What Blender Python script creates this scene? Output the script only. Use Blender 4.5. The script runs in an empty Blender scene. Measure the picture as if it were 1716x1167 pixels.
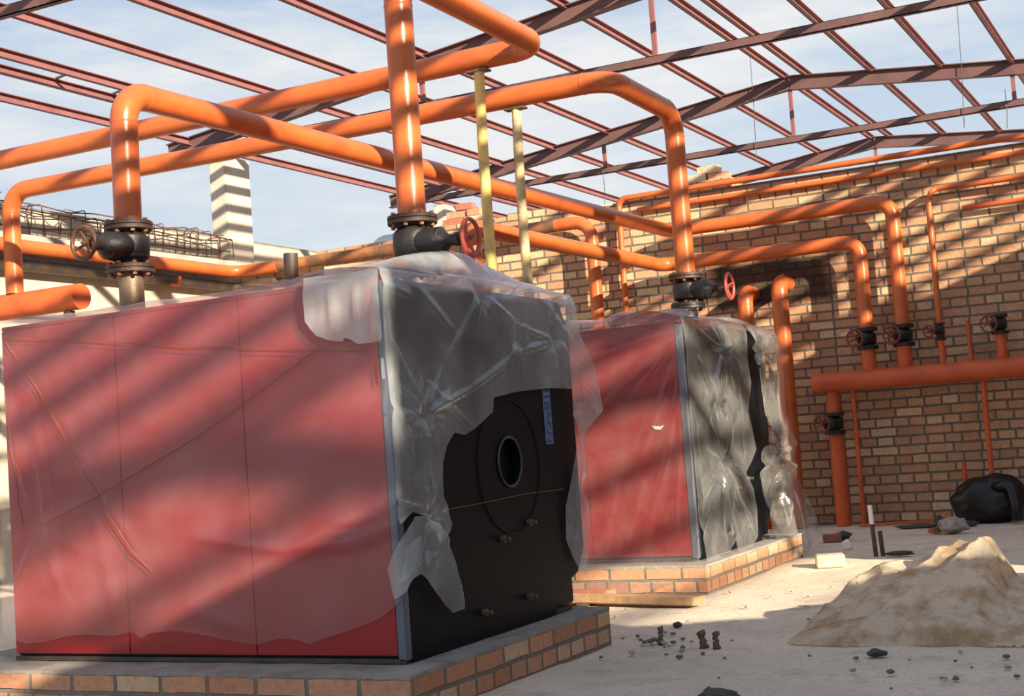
import bpy, bmesh, math, random
import numpy as np
from mathutils import Vector, Matrix, noise
random.seed(7)
S = bpy.context.scene
C = S.collection
PI = math.pi
# ------------------------------------------------------------------ camera
CM = ((0.88709899, 0.45610703, -0.07086434), (-0.09325775, 0.02674549, -0.99528271), (-0.45206014, 0.88952294, 0.06626141))
FOC = 2350.0
CAM = Vector((0, 0, 1.0))
cd = bpy.data.cameras.new('camera'); co = bpy.data.objects.new('camera', cd); C.objects.link(co)
cd.sensor_width = 36; cd.lens = FOC * 36 / 1716; cd.clip_end = 500; cd.clip_start = 0.05
r_, d_, f_ = (Vector(v) for v in CM)
m = Matrix((r_, -d_, -f_)).transposed().to_4x4(); m.translation = CAM
co.matrix_world = m
S.camera = co
# ------------------------------------------------------------------ view and light
S.view_settings.view_transform = 'Standard'
S.view_settings.look = 'None'
S.view_settings.exposure = 0.0
S.view_settings.gamma = 1.0
S.view_settings.use_curve_mapping = False
SUN = Vector((1.0, -0.58, 0.39)).normalized()
sl = bpy.data.lights.new('sun', 'SUN'); sl.energy = 13.0; sl.angle = math.radians(0.6); sl.color = (1.0, 0.84, 0.62)
so = bpy.data.objects.new('sun', sl); C.objects.link(so); so.location = (12, -7, 8)
so.rotation_euler = SUN.to_track_quat('Z', 'Y').to_euler()
W = bpy.data.worlds.new('sky'); S.world = W; W.use_nodes = True
wt = W.node_tree; wt.nodes.clear()
def wn(t, **k):
    n = wt.nodes.new(t)
    for a, b in k.items(): setattr(n, a, b)
    return n
wo = wn('ShaderNodeOutputWorld'); wb = wn('ShaderNodeBackground'); wb.inputs[1].default_value = 1.0
tc = wn('ShaderNodeTexCoord'); sp = wn('ShaderNodeSeparateXYZ'); wt.links.new(tc.outputs['Generated'], sp.inputs[0])
rmp = wn('ShaderNodeValToRGB'); wt.links.new(sp.outputs['Z'], rmp.inputs[0])
cr = rmp.color_ramp
cr.elements[0].position = 0.0; cr.elements[0].color = (0.72, 0.76, 0.80, 1)
cr.elements[1].position = 1.0; cr.elements[1].color = (0.30, 0.42, 0.66, 1)
for p, c in ((0.10, (0.74, 0.80, 0.86, 1)), (0.22, (0.56, 0.68, 0.82, 1)), (0.42, (0.40, 0.55, 0.78, 1))):
    e = cr.elements.new(p); e.color = c
mp = wn('ShaderNodeMapping'); mp.inputs['Scale'].default_value = (1.4, 1.4, 7.0); mp.inputs['Rotation'].default_value = (0.12, 0.05, 0.5)
wt.links.new(tc.outputs['Generated'], mp.inputs[0])
nz = wn('ShaderNodeTexNoise'); nz.inputs['Scale'].default_value = 2.3; nz.inputs['Detail'].default_value = 6; nz.inputs['Roughness'].default_value = 0.62
wt.links.new(mp.outputs[0], nz.inputs[0])
cl = wn('ShaderNodeMapRange'); cl.inputs[1].default_value = 0.43; cl.inputs[2].default_value = 0.66
wt.links.new(nz.outputs[0], cl.inputs[0])
mx = wn('ShaderNodeMixRGB'); mx.inputs[2].default_value = (0.86, 0.87, 0.88, 1)
wt.links.new(cl.outputs[0], mx.inputs[0]); wt.links.new(rmp.outputs[0], mx.inputs[1])
wt.links.new(mx.outputs[0], wb.inputs[0]); wt.links.new(wb.outputs[0], wo.inputs[0])

def U(px, py, ax, val):
    """point of the world plane (axis ax = val) that the photograph shows at px, py"""
    a = (px - 858) / FOC; b = (py - 583.5) / FOC
    d = r_ * a + d_ * b + f_
    t = (val - CAM[ax]) / d[ax]
    return CAM + d * t
# ------------------------------------------------------------------ materials
class N:
    def __init__(s, name):
        s.m = bpy.data.materials.new(name); s.m.use_nodes = True; s.t = s.m.node_tree; s.t.nodes.clear()
        s.o = s.n('ShaderNodeOutputMaterial')
    def n(s, t, ins=None, **k):
        x = s.t.nodes.new(t)
        for a, b in k.items(): setattr(x, a, b)
        for a, b in (ins or {}).items():
            if isinstance(b, bpy.types.NodeSocket): s.t.links.new(b, x.inputs[a])
            else: x.inputs[a].default_value = b
        return x
    def noise(s, vec, scale, detail=4, rough=0.6):
        return s.n('ShaderNodeTexNoise', {'Vector': vec, 'Scale': scale, 'Detail': detail, 'Roughness': rough}).outputs[0]
    def rng(s, v, a, b, c=0.0, d=1.0):
        return s.n('ShaderNodeMapRange', {0: v, 1: a, 2: b, 3: c, 4: d}).outputs[0]
    def mix(s, f, a, b, mode='MIX'):
        return s.n('ShaderNodeMixRGB', {0: f, 1: a, 2: b}, blend_type=mode).outputs[0]
    def math(s, op, a, b=0.0):
        return s.n('ShaderNodeMath', {0: a, 1: b}, operation=op).outputs[0]
    def out(s, sh): s.t.links.new(sh, s.o.inputs[0]); return s.m
def c4(c): return (c[0], c[1], c[2], 1)
def paint(name, col, col2=None, scale=6, rough=0.5, metal=0.0, bump=0.0, bscale=60, lo=0.45, hi=0.7, spec=0.5, coat=0.0):
    b = N(name); pos = b.n('ShaderNodeTexCoord').outputs['Object']
    c = c4(col)
    ins = {'Base Color': c, 'Roughness': rough, 'Metallic': metal, 'Specular IOR Level': spec}
    if coat: ins['Coat Weight'] = coat
    if col2 is not None:
        f = b.rng(b.noise(pos, scale), lo, hi)
        ins['Base Color'] = b.mix(f, c, c4(col2))
    if bump:
        bp = b.n('ShaderNodeBump', {'Strength': bump, 'Distance': 0.01, 'Height': b.noise(pos, bscale)})
        ins['Normal'] = bp.outputs[0]
    p = b.n('ShaderNodeBsdfPrincipled', ins)
    return b.out(p.outputs[0])
def brick(name, c1, c2, c3, mortar, w=0.25, h=0.088, ms=0.011, dirt=(0.16, 0.12, 0.09), zoff=0.0, rough=0.9, dark_patch=False):
    b = N(name); g = b.n('ShaderNodeNewGeometry').outputs['Position']
    s = b.n('ShaderNodeSeparateXYZ', {0: g})
    u = b.math('ADD', s.outputs[0], s.outputs[1])
    wob = b.math('MULTIPLY', b.math('SUBTRACT', b.noise(g, 3.0, 3), 0.5), 0.02)
    v = b.math('ADD', b.math('ADD', s.outputs[2], zoff), wob)
    vec = b.n('ShaderNodeCombineXYZ', {0: u, 1: v, 2: 0.0}).outputs[0]
    def bt(a, d, m_, squash=0.62):
        return b.n('ShaderNodeTexBrick', {'Vector': vec, 'Color1': c4(a), 'Color2': c4(d), 'Mortar': c4(m_), 'Scale': 1.0,
            'Mortar Size': ms, 'Mortar Smooth': 0.35, 'Bias': 0.0, 'Brick Width': w, 'Row Height': h}, offset=0.5, squash=squash, squash_frequency=2)
    t1 = bt(c1, c2, mortar)
    # second, coarser choice of brick colour
    q = b.n('ShaderNodeTexWhiteNoise', {'Vector': b.n('ShaderNodeVectorMath', {0: t1.outputs[0], 1: (37.0, 91.0, 53.0)}, operation='MULTIPLY').outputs[0]}, noise_dimensions='3D')
    col = b.mix(b.rng(q.outputs[0], 0.68, 0.88), t1.outputs[0], c4(c3))
    col = b.mix(t1.outputs[1], col, c4(mortar))
    n1 = b.rng(b.noise(g, 2.2, 5), 0.5, 0.85, 0.0, 0.5)
    col = b.mix(n1, col, c4(dirt))
    if dark_patch:  # dark patch round the two elbows
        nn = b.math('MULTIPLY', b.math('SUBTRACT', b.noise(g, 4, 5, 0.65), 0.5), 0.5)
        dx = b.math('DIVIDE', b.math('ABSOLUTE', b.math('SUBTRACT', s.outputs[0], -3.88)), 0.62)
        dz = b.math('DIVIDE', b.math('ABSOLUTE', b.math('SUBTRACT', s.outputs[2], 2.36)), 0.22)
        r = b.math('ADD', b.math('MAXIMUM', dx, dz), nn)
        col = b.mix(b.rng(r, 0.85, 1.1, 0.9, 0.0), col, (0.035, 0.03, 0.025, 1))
    n2 = b.rng(b.noise(g, 38, 4), 0.3, 0.8, 0.82, 1.18)
    col = b.n('ShaderNodeVectorMath', {0: col, 'Scale': n2}, operation='SCALE').outputs[0]
    hgt = b.math('ADD', b.math('MULTIPLY', b.math('SUBTRACT', 1.0, t1.outputs[1]), 1.0), b.math('MULTIPLY', b.noise(g, 60, 4), 0.35))
    bp = b.n('ShaderNodeBump', {'Strength': 0.9, 'Distance': 0.008, 'Height': hgt})
    p = b.n('ShaderNodeBsdfPrincipled', {'Base Color': col, 'Roughness': rough, 'Specular IOR Level': 0.2, 'Normal': bp.outputs[0]})
    return b.out(p.outputs[0])
def film(name, haze, tint=(0.86, 0.88, 0.90), nsc=5.0, gl=0.12, var=0.16, rough=0.16, crump=0.5, frk=0.7):
    """thin polythene: mostly see-through, milky in patches, shiny"""
    b = N(name); g = b.n('ShaderNodeNewGeometry').outputs['Position']
    n = b.noise(g, nsc, 5, 0.6)
    r1 = b.math('ABSOLUTE', b.math('SUBTRACT', b.noise(g, 7, 2, 0.5), 0.5))
    r2 = b.math('ABSOLUTE', b.math('SUBTRACT', b.noise(g, 19, 2, 0.5), 0.5))
    wrk = b.math('ADD', b.math('MULTIPLY', r1, -2.2), b.math('MULTIPLY', r2, -0.8))
    bp = b.n('ShaderNodeBump', {'Strength': crump, 'Distance': 0.03, 'Height': wrk})
    lw = b.n('ShaderNodeLayerWeight', {'Blend': 0.35}).outputs['Facing']
    hz = b.math('ADD', b.rng(n, 0.3, 0.75, haze - var / 2, haze + var / 2), b.math('MULTIPLY', b.math('POWER', lw, 4.0), 0.75))
    tr = b.n('ShaderNodeBsdfTransparent', {0: (0.97, 0.98, 0.985, 1)})
    df = b.n('ShaderNodeBsdfDiffuse', {0: c4(tint), 'Normal': bp.outputs[0]})
    tl = b.n('ShaderNodeBsdfTranslucent', {0: c4(tint), 'Normal': bp.outputs[0]})
    body = b.n('ShaderNodeMixShader', {0: 0.35, 1: df.outputs[0], 2: tl.outputs[0]})
    a = b.n('ShaderNodeMixShader', {0: hz, 1: tr.outputs[0], 2: body.outputs[0]})
    gs = b.n('ShaderNodeBsdfGlossy', {0: (1, 1, 1, 1), 'Roughness': rough, 'Normal': bp.outputs[0]})
    fr = b.n('ShaderNodeFresnel', {'IOR': 1.5, 'Normal': bp.outputs[0]})
    gf = b.math('ADD', b.math('MULTIPLY', fr.outputs[0], frk), gl * 0.2)
    o = b.n('ShaderNodeMixShader', {0: gf, 1: a.outputs[0], 2: gs.outputs[0]})
    return b.out(o.outputs[0])
M_ORANGE = paint('orange_paint', (0.53, 0.125, 0.030), (0.42, 0.085, 0.026), 3.5, 0.30, bump=0.05, bscale=90)
M_ORANGE_D = paint('dull_orange_paint', (0.62, 0.115, 0.03), (0.48, 0.075, 0.025), 4, 0.5)
M_BROWNPIPE = paint('rusty_pipe', (0.42, 0.15, 0.05), (0.13, 0.07, 0.04), 3.0, 0.6, lo=0.4, hi=0.62, bump=0.2)
M_RAWPIPE = paint('bare_steel', (0.17, 0.12, 0.085), (0.10, 0.07, 0.05), 9, 0.5, metal=0.4, bump=0.2)
M_DARKPIPE = paint('tarred_pipe', (0.05, 0.04, 0.035), (0.12, 0.07, 0.04), 6, 0.55)
M_IRON = paint('black_cast_iron', (0.013, 0.012, 0.013), (0.03, 0.026, 0.024), 18, 0.45, bump=0.3, bscale=80)
M_IRON_R = paint('rusty_cast_iron', (0.03, 0.020, 0.017), (0.10, 0.035, 0.02), 22, 0.6, bump=0.3)
M_WHEEL = paint('red_wheel_paint', (0.50, 0.09, 0.06), (0.38, 0.06, 0.05), 14, 0.4)
M_WHEEL_D = paint('dark_red_wheel', (0.22, 0.035, 0.03), (0.14, 0.025, 0.025), 14, 0.5)
M_WHEEL_B = paint('brown_wheel', (0.09, 0.035, 0.02), (0.20, 0.10, 0.05), 16, 0.4)
M_BOLT = paint('bolt_steel', (0.28, 0.15, 0.09), (0.12, 0.06, 0.04), 40, 0.5, metal=0.5)
M_RED = paint('red_panel', (0.33, 0.006, 0.011), (0.29, 0.005, 0.010), 2.0, 0.38, bump=0.02, bscale=4)
M_BLACK = paint('black_panel', (0.0018, 0.003, 0.006), (0.003, 0.0045, 0.008), 5, 0.5, spec=0.2)
M_GREYTRIM = paint('grey_blue_trim', (0.12, 0.14, 0.19), None, rough=0.5)
M_STEELR = paint('roof_primer_rafter', (0.13, 0.065, 0.062), (0.085, 0.045, 0.048), 3, 0.7)
M_STEELP = paint('roof_primer_purlin', (0.215, 0.085, 0.085), (0.16, 0.062, 0.066), 3, 0.65)
M_YPOLE = paint('pole_timber', (0.80, 0.56, 0.17), (0.40, 0.30, 0.15), 7, 0.6, lo=0.5, hi=0.68)
M_GPOLE = paint('pole_timber_grey', (0.66, 0.50, 0.24), (0.30, 0.23, 0.15), 8, 0.65, lo=0.42, hi=0.62)
M_WOOD = paint('plank_wood', (0.46, 0.30, 0.16), (0.32, 0.20, 0.11), 14, 0.8, bump=0.3)
M_WOODR = paint('plank_wood_red', (0.42, 0.17, 0.09), (0.30, 0.12, 0.07), 14, 0.8, bump=0.3)
M_CARD = paint('pale_board', (0.62, 0.46, 0.32), (0.5, 0.36, 0.24), 10, 0.85)
M_CONC = paint('concrete', (0.36, 0.33, 0.30), (0.26, 0.235, 0.21), 5, 0.95, bump=0.5, bscale=30)
M_MORTAR = paint('mortar_ledge', (0.30, 0.28, 0.25), (0.20, 0.18, 0.16), 7, 0.95, bump=0.6, bscale=35)
M_PLASTER = paint('cream_plaster', (0.50, 0.43, 0.34), (0.38, 0.33, 0.26), 4, 0.95, bump=0.3, bscale=25)
M_COLUMN = paint('pale_column', (0.52, 0.46, 0.375), (0.44, 0.39, 0.32), 5, 0.95, bump=0.2)
M_REBAR = paint('rebar_steel', (0.13, 0.075, 0.05), (0.08, 0.05, 0.04), 30, 0.8)
M_DUCT = paint('galvanised_duct', (0.62, 0.65, 0.66), None, rough=0.3, metal=0.9)
M_WALLB = brick('brick_wall', (0.60, 0.35, 0.195), (0.47, 0.245, 0.14), (0.66, 0.47, 0.28), (0.17, 0.145, 0.12), dark_patch=True)
M_BASEB = brick('brick_plinth', (0.60, 0.33, 0.20), (0.46, 0.22, 0.13), (0.60, 0.42, 0.27), (0.20, 0.18, 0.16), w=0.24, h=0.082, ms=0.010, dirt=(0.36, 0.27, 0.2), zoff=0.0)
M_BRK1 = paint('brick_orange', (0.56, 0.29, 0.17), (0.42, 0.2, 0.12), 25, 0.9, bump=0.5)
M_BRK2 = paint('brick_red', (0.40, 0.15, 0.10), (0.30, 0.11, 0.08), 25, 0.9, bump=0.5)
M_BRK3 = paint('brick_buff', (0.66, 0.52, 0.36), (0.52, 0.38, 0.25), 25, 0.9, bump=0.5)
M_STONE = paint('stone_grey', (0.40, 0.36, 0.31), (0.26, 0.235, 0.21), 30, 0.9, bump=0.6)
M_STONEM = paint('stone_mid', (0.17, 0.155, 0.14), (0.11, 0.10, 0.09), 20, 0.9, bump=0.6)
M_STONED = paint('stone_dark', (0.08, 0.075, 0.07), (0.04, 0.04, 0.04), 20, 0.9, bump=0.6)
M_BLACKBAG = paint('black_sack_film', (0.006, 0.006, 0.008), None, rough=0.42)
M_WHITE = paint('white_paint', (0.8, 0.78, 0.74), None, rough=0.6)
M_REDPL = paint('red_plastic', (0.6, 0.03, 0.03), None, rough=0.4)
M_CORD = paint('tan_cord', (0.20, 0.085, 0.04), (0.14, 0.07, 0.04), 40, 0.8)
M_LABEL = paint('label_blue', (0.03, 0.07, 0.17), (0.05, 0.11, 0.23), 60, 0.4)
M_LABELW = paint('label_print', (0.22, 0.34, 0.50), None, rough=0.4)
M_WIRE = paint('thin_wire', (0.06, 0.055, 0.06), None, rough=0.6)
M_FILM_A = film('film_front_sheet', 0.085, (0.92, 0.84, 0.88), 3.2, 0.02, 0.10, 0.24, 0.04, 0.45)
M_FILM_B = film('film_end_sheet', 0.32, (0.80, 0.86, 0.88), 2.6, 0.25, 0.34, 0.18, 0.05)
M_FILM_C = film('film_far_sheet', 0.085, (0.92, 0.86, 0.86), 5.0, 0.05, 0.09, 0.2, 0.05, 0.5)
M_FILM_D = film('film_far_end', 0.12, (0.84, 0.88, 0.88), 5.0, 0.45, 0.20, 0.11, 0.10)
def ground_mat():
    b = N('sandy_ground'); g = b.n('ShaderNodeNewGeometry').outputs['Position']
    c = b.mix(b.rng(b.noise(g, 1.3, 5), 0.35, 0.7), (0.80, 0.69, 0.545, 1), (0.67, 0.575, 0.455, 1))
    c = b.mix(b.rng(b.noise(g, 9, 6, 0.7), 0.55, 0.75, 0, 0.6), c, (0.46, 0.41, 0.35, 1))
    c = b.mix(b.rng(b.noise(g, 70, 3, 0.8), 0.54, 0.68, 0, 0.75), c, (0.30, 0.27, 0.24, 1))
    c = b.mix(b.rng(b.noise(g, 3.5, 7, 0.72), 0.52, 0.66, 0, 0.6), c, (0.42, 0.375, 0.32, 1))
    bp = b.n('ShaderNodeBump', {'Strength': 0.8, 'Distance': 0.012, 'Height': b.noise(g, 22, 8, 0.75)})
    return b.out(b.n('ShaderNodeBsdfPrincipled', {'Base Color': c, 'Roughness': 1.0, 'Specular IOR Level': 0.1, 'Normal': bp.outputs[0]}).outputs[0])
M_GROUND = ground_mat()
def pile_mat():
    b = N('dusty_yellow_film'); g = b.n('ShaderNodeNewGeometry').outputs['Position']
    c = b.mix(b.rng(b.noise(g, 6, 5, 0.65), 0.44, 0.60), (0.80, 0.68, 0.52, 1), (0.50, 0.34, 0.19, 1))
    bp = b.n('ShaderNodeBump', {'Strength': 0.5, 'Distance': 0.02, 'Height': b.noise(g, 14, 3)})
    df = b.n('ShaderNodeBsdfPrincipled', {'Base Color': c, 'Roughness': 0.35, 'Specular IOR Level': 0.4, 'Normal': bp.outputs[0]})
    tl = b.n('ShaderNodeBsdfTranslucent', {0: c, 'Normal': bp.outputs[0]})
    a = b.n('ShaderNodeMixShader', {0: 0.35, 1: df.outputs[0], 2: tl.outputs[0]})
    tr = b.n('ShaderNodeBsdfTransparent', {0: (0.97, 0.95, 0.9, 1)})
    return b.out(b.n('ShaderNodeMixShader', {0: 0.86, 1: tr.outputs[0], 2: a.outputs[0]}).outputs[0])
M_PILE = pile_mat()
# ------------------------------------------------------------------ mesh helpers
def obj(name, bm, mat, parent=None, smooth=False):
    me = bpy.data.meshes.new(name); bm.to_mesh(me); bm.free()
    if smooth:
        for p in me.polygons: p.use_smooth = True
        if smooth == 'auto': me.set_sharp_from_angle(angle=math.radians(40))
    for mm in (mat if isinstance(mat, (list, tuple)) else [mat]): me.materials.append(mm)
    o = bpy.data.objects.new(name, me); C.objects.link(o)
    if parent: o.parent = parent
    return o
def tag(o, label, cat, group=None, kind=None):
    o['label'] = label; o['category'] = cat
    if group: o['group'] = group
    if kind: o['kind'] = kind
    return o
def thing(name, label, cat, loc=(0, 0, 0), rz=0.0, group=None):
    o = bpy.data.objects.new(name, None); C.objects.link(o); o.location = loc; o.rotation_euler = (0, 0, rz)
    o.empty_display_size = 0.1
    return tag(o, label, cat, group)
def struct(o): o['kind'] = 'structure'; return o
def box(bm, x0, x1, y0, y1, z0, z1, bev=0.0, M=None, mi=0):
    r = bmesh.ops.create_cube(bm, size=1)['verts']
    bmesh.ops.scale(bm, vec=(x1 - x0, y1 - y0, z1 - z0), verts=r)
    bmesh.ops.translate(bm, vec=((x0 + x1) / 2, (y0 + y1) / 2, (z0 + z1) / 2), verts=r)
    if bev:
        ed = list({e for v in r for e in v.link_edges})
        q = bmesh.ops.bevel(bm, geom=ed, offset=bev, segments=2, affect='EDGES')
        r = list({v for f in q['faces'] for v in f.verts} | {v for v in r if v.is_valid})
    if M is not None: bmesh.ops.transform(bm, matrix=M, verts=r)
    return r
def tube(bm, pts, r, seg=20, caps=True, closed=False):
    """round tube through pts; r a number or one per point"""
    pts = [Vector(p) for p in pts]; n = len(pts)
    rs = r if isinstance(r, (list, tuple)) else [r] * n
    rings = []; up = None
    for i, p in enumerate(pts):
        if closed: t = (pts[(i + 1) % n] - pts[i - 1]).normalized()
        else:
            a = pts[min(i + 1, n - 1)] - p; b = p - pts[max(i - 1, 0)]
            t = (a.normalized() + b.normalized()).normalized() if a.length and b.length else (a + b).normalized()
        if up is None:
            up = Vector((0, 0, 1)) if abs(t.z) < 0.9 else Vector((1, 0, 0))
            up = (up - t * up.dot(t)).normalized()
        else: up = (up - t * up.dot(t)).normalized()
        s = t.cross(up)
        rings.append([bm.verts.new(p + (up * math.cos(2 * PI * k / seg) + s * math.sin(2 * PI * k / seg)) * rs[i]) for k in range(seg)])
    for i in range(n if closed else n - 1):
        A = rings[i]; B = rings[(i + 1) % n]
        for k in range(seg): bm.faces.new((A[k], A[(k + 1) % seg], B[(k + 1) % seg], B[k]))
    if caps and not closed:
        bm.faces.new(rings[0][::-1]); bm.faces.new(rings[-1])
def bend(pts, R):
    """polyline with rounded corners of radius R"""
    pts = [Vector(p) for p in pts]; out = [pts[0]]
    for i in range(1, len(pts) - 1):
        a = (pts[i - 1] - pts[i]).normalized(); b = (pts[i + 1] - pts[i]).normalized()
        ang = a.angle(b); d = R / math.tan(ang / 2)
        ctr = pts[i] + (a + b).normalized() * (R / math.sin(ang / 2))
        p0 = pts[i] + a * d; p1 = pts[i] + b * d
        v0 = p0 - ctr; v1 = p1 - ctr; th = v0.angle(v1); ax = v0.cross(v1).normalized()
        for k in range(11): out.append(ctr + Matrix.Rotation(th * k / 10, 3, ax) @ v0)
    out.append(pts[-1]); return out
def pipe_bm(pts, r, R=None, seg=28, weld=True):
    bm = bmesh.new(); R = R or r * 3
    pp = bend(pts, R) if len(pts) > 2 else [Vector(p) for p in pts]
    # long straights get more rings
    q = [pp[0]]
    for a, b in zip(pp, pp[1:]):
        n = max(1, int((b - a).length / 0.5))
        for k in range(1, n + 1): q.append(a.lerp(b, k / n))
    tube(bm, q, r, seg)
    if weld and len(pts) > 2:
        for i in range(1, len(pts) - 1):
            k = 1 + (i - 1) * 11
            for j, dr in ((k, -1), (k + 10, 1)):
                p = pp[j]; t = (pp[j] - pp[j + dr]).normalized() if 0 <= j + dr < len(pp) and (pp[j] - pp[j + dr]).length > 1e-6 else None
                if t is None: continue
                tube(bm, [p - t * 0.005, p - t * 0.002, p + t * 0.002, p + t * 0.005], [r, r * 1.03, r * 1.03, r], seg, caps=False)
    return bm
def pipe(name, pts, r, mat, label, cat='pipe', R=None, seg=28, group=None):
    o = obj(name, pipe_bm(pts, r, R, seg), mat, smooth='auto')
    return tag(o, label, cat, group)
def lathe(bm, prof, seg=32, M=None):
    rings = []
    for (rr, z) in prof: rings.append([bm.verts.new((rr * math.cos(2 * PI * k / seg), rr * math.sin(2 * PI * k / seg), z)) for k in range(seg)])
    for A, B in zip(rings, rings[1:]):
        for k in range(seg): bm.faces.new((A[k], A[(k + 1) % seg], B[(k + 1) % seg], B[k]))
    bm.faces.new(rings[0][::-1]); bm.faces.new(rings[-1])
    if M is not None: bmesh.ops.transform(bm, matrix=M, verts=[v for r in rings for v in r])
def bar(bm, a, b, w, h):
    a = Vector(a); b = Vector(b); t = (b - a); L = t.length; t.normalize()
    s = Vector((0, 0, 1)).cross(t)
    if s.length < 1e-3: s = Vector((0, 1, 0))
    s.normalize(); u = t.cross(s)
    m_ = Matrix((t, s, u)).transposed().to_4x4(); m_.translation = (a + b) / 2
    box(bm, -L / 2, L / 2, -w / 2, w / 2, -h / 2, h / 2, M=m_)
# ------------------------------------------------------------------ the setting
bm = bmesh.new()
nx, ny = 150, 170
X0, X1, Y0, Y1 = -14.0, 16.0, -8.0, 30.0
def gz(x, y):
    if not (-8 < x < 2 and 3 < y < 14): return 0.0
    return 0.012 * (noise.noise((x * 1.3, y * 1.3, 0)) + 0.5 * noise.noise((x * 4, y * 4, 3))) - 0.006
gxs = list(np.linspace(-14, -6, 20)) + list(np.linspace(-5.9, 1.5, 150)) + list(np.linspace(2, 16, 12))
gys = list(np.linspace(-8, 3, 8)) + list(np.linspace(3.1, 13.3, 190)) + list(np.linspace(14, 30, 12))
vv = [[bm.verts.new((x, y, gz(x, y))) for x in gxs] for y in gys]
for j in range(len(gys) - 1):
    for i in range(len(gxs) - 1): bm.faces.new((vv[j][i], vv[j][i + 1], vv[j + 1][i + 1], vv[j + 1][i]))
struct(obj('floor', bm, M_GROUND, smooth=True))
# back wall: outline of its broken top
top = [(-10.35, 3.30), (-9.2, 3.30), (-9.2, 3.335), (-7.55, 3.335), (-7.55, 3.40), (-6.7, 3.40), (-6.7, 3.43), (-5.9, 3.43), (-5.9, 3.37), (-5.3, 3.37), (-5.3, 3.40), (-4.75, 3.40), (-4.75, 3.46),
       (-4.2, 3.46), (-4.2, 3.36), (1.5, 3.36)]
bm = bmesh.new(); fr = [bm.verts.new((x, 13.3, z)) for x, z in [(-10.35, -0.05)] + top + [(1.5, -0.05)]]
f = bm.faces.new(fr); q = bmesh.ops.extrude_face_region(bm, geom=[f]); bmesh.ops.translate(bm, vec=(0, 0.38, 0), verts=[e for e in q['geom'] if isinstance(e, bmesh.types.BMVert)])
bmesh.ops.recalc_face_normals(bm, faces=bm.faces)
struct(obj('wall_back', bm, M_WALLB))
bm = bmesh.new(); box(bm, -10.8, -10.4, 4.0, 20.0, -0.05, 3.02); box(bm, -10.95, -10.62, 4.0, 20.0, 3.02, 3.70)
struct(obj('wall_left', bm, M_PLASTER))
bm = bmesh.new(); box(bm, -10.62, -10.34, 4.0, 13.3, 3.021, 3.36, 0.01); struct(obj('trim_1', bm, M_CONC))
# wall on the right, outside the frame: heights and gap shaped for its shade
bm = bmesh.new()
def wr(y0, y1, z): box(bm, 1.5, 1.88, y0, y1, -0.05, z)
wr(-6.0, 2.12, 2.52); wr(2.12, 4.05, 3.47)
for k in range(21): wr(4.05 + k * 0.088, 4.138 + k * 0.088, 1.75 - 0.031 * k)
wr(5.898, 7.3, 1.1); wr(7.3, 7.72, 0.35)
wr(7.72, 13.3, 3.60)
struct(obj('unseen_wall_right', bm, M_WALLB))
# ------------------------------------------------------------------ roof
XR = -4.93; KR = 0.1256
def RZ(x): return 5.70 - KR * abs(x - XR)
def truss(y, label, group=None):
    t = thing('roof_truss', label, 'roof truss', (XR, y, 0), 0, group)
    for s in (-1, 1):
        bm = bmesh.new()
        L = 6.44; a0 = Vector((0, 0, 5.67)); a1 = Vector((s * L, 0, 5.67 - 0.1125 * L))
        # I-section: web and two flanges
        for (dz, w, h) in ((-0.005, 0.11, 0.012), (-0.095, 0.012, 0.17), (-0.185, 0.11, 0.012)):
            bar(bm, a0 + Vector((0, 0, dz)), a1 + Vector((0, 0, dz)), w, h)
        obj('rafter', bm, M_STEELR, t)
    bm = bmesh.new(); box(bm, -5.9, 5.9, -0.03, 0.03, 4.75, 4.76); box(bm, -5.9, 5.9, -0.03, -0.024, 4.75, 4.84); box(bm, -5.9, 5.9, -0.03, 0.03, 4.834, 4.84)
    obj('tie_beam', bm, M_STEELR, t)
    for x in (-2.78, 0.0, 2.85):
        bm = bmesh.new(); box(bm, x - 0.025, x + 0.025, -0.02, 0.02, 4.84, 5.67 - 0.1125 * abs(x) - 0.185)
        obj('hanger_post', bm, M_STEELP, t)
    return t
truss(13.42, 'brown steel roof truss nearest in view, ending above the pale striped column')
truss(18.55, 'brown steel roof truss with peak showing, middle of the three in view')
truss(23.68, 'brown steel roof truss low over the brick wall top, farthest of the three in view')
for y in (-2.1, 3.05, 8.25): truss(y, 'brown steel roof truss overhead, in line before the one at the striped column', 'roof trusses overhead')
def purlin(x, label):
    bm = bmesh.new(); z = RZ(x) + 0.0
    sgn = -1
    box(bm, x - 0.006, x + 0.006, -3, 24.0, z - 0.045, z + 0.045)
    box(bm, min(x, x - sgn * 0.05), max(x, x - sgn * 0.05), -3, 24.0, z + 0.037, z + 0.045)
    box(bm, min(x, x - sgn * 0.05), max(x, x - sgn * 0.05), -3, 24.0, z - 0.045, z - 0.037)
    return tag(obj('roof_purlin', bm, M_STEELP), label, 'purlin')
ordn = ['first', 'second', 'third', 'fourth', 'fifth', 'sixth', 'seventh', 'eighth', 'ninth']
LX = [-5.02, -5.92, -6.77, -7.65, -8.50, -9.38, -10.15, -10.47, -11.05]
for i, x in enumerate(LX):
    lab = 'pinkish red steel roof purlin, %s to the left of the roof ridge' % ordn[i]
    if i == 8: lab = 'pinkish red steel roof purlin along the left eave, outermost on the truss ends'
    purlin(x, lab)
for i, x in enumerate([-4.72, -3.85, -2.96, -2.09, -1.22, -0.35, 0.52, 1.3]):
    purlin(x, 'pinkish red steel roof purlin, %s to the right of the roof ridge' % ordn[i])
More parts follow.
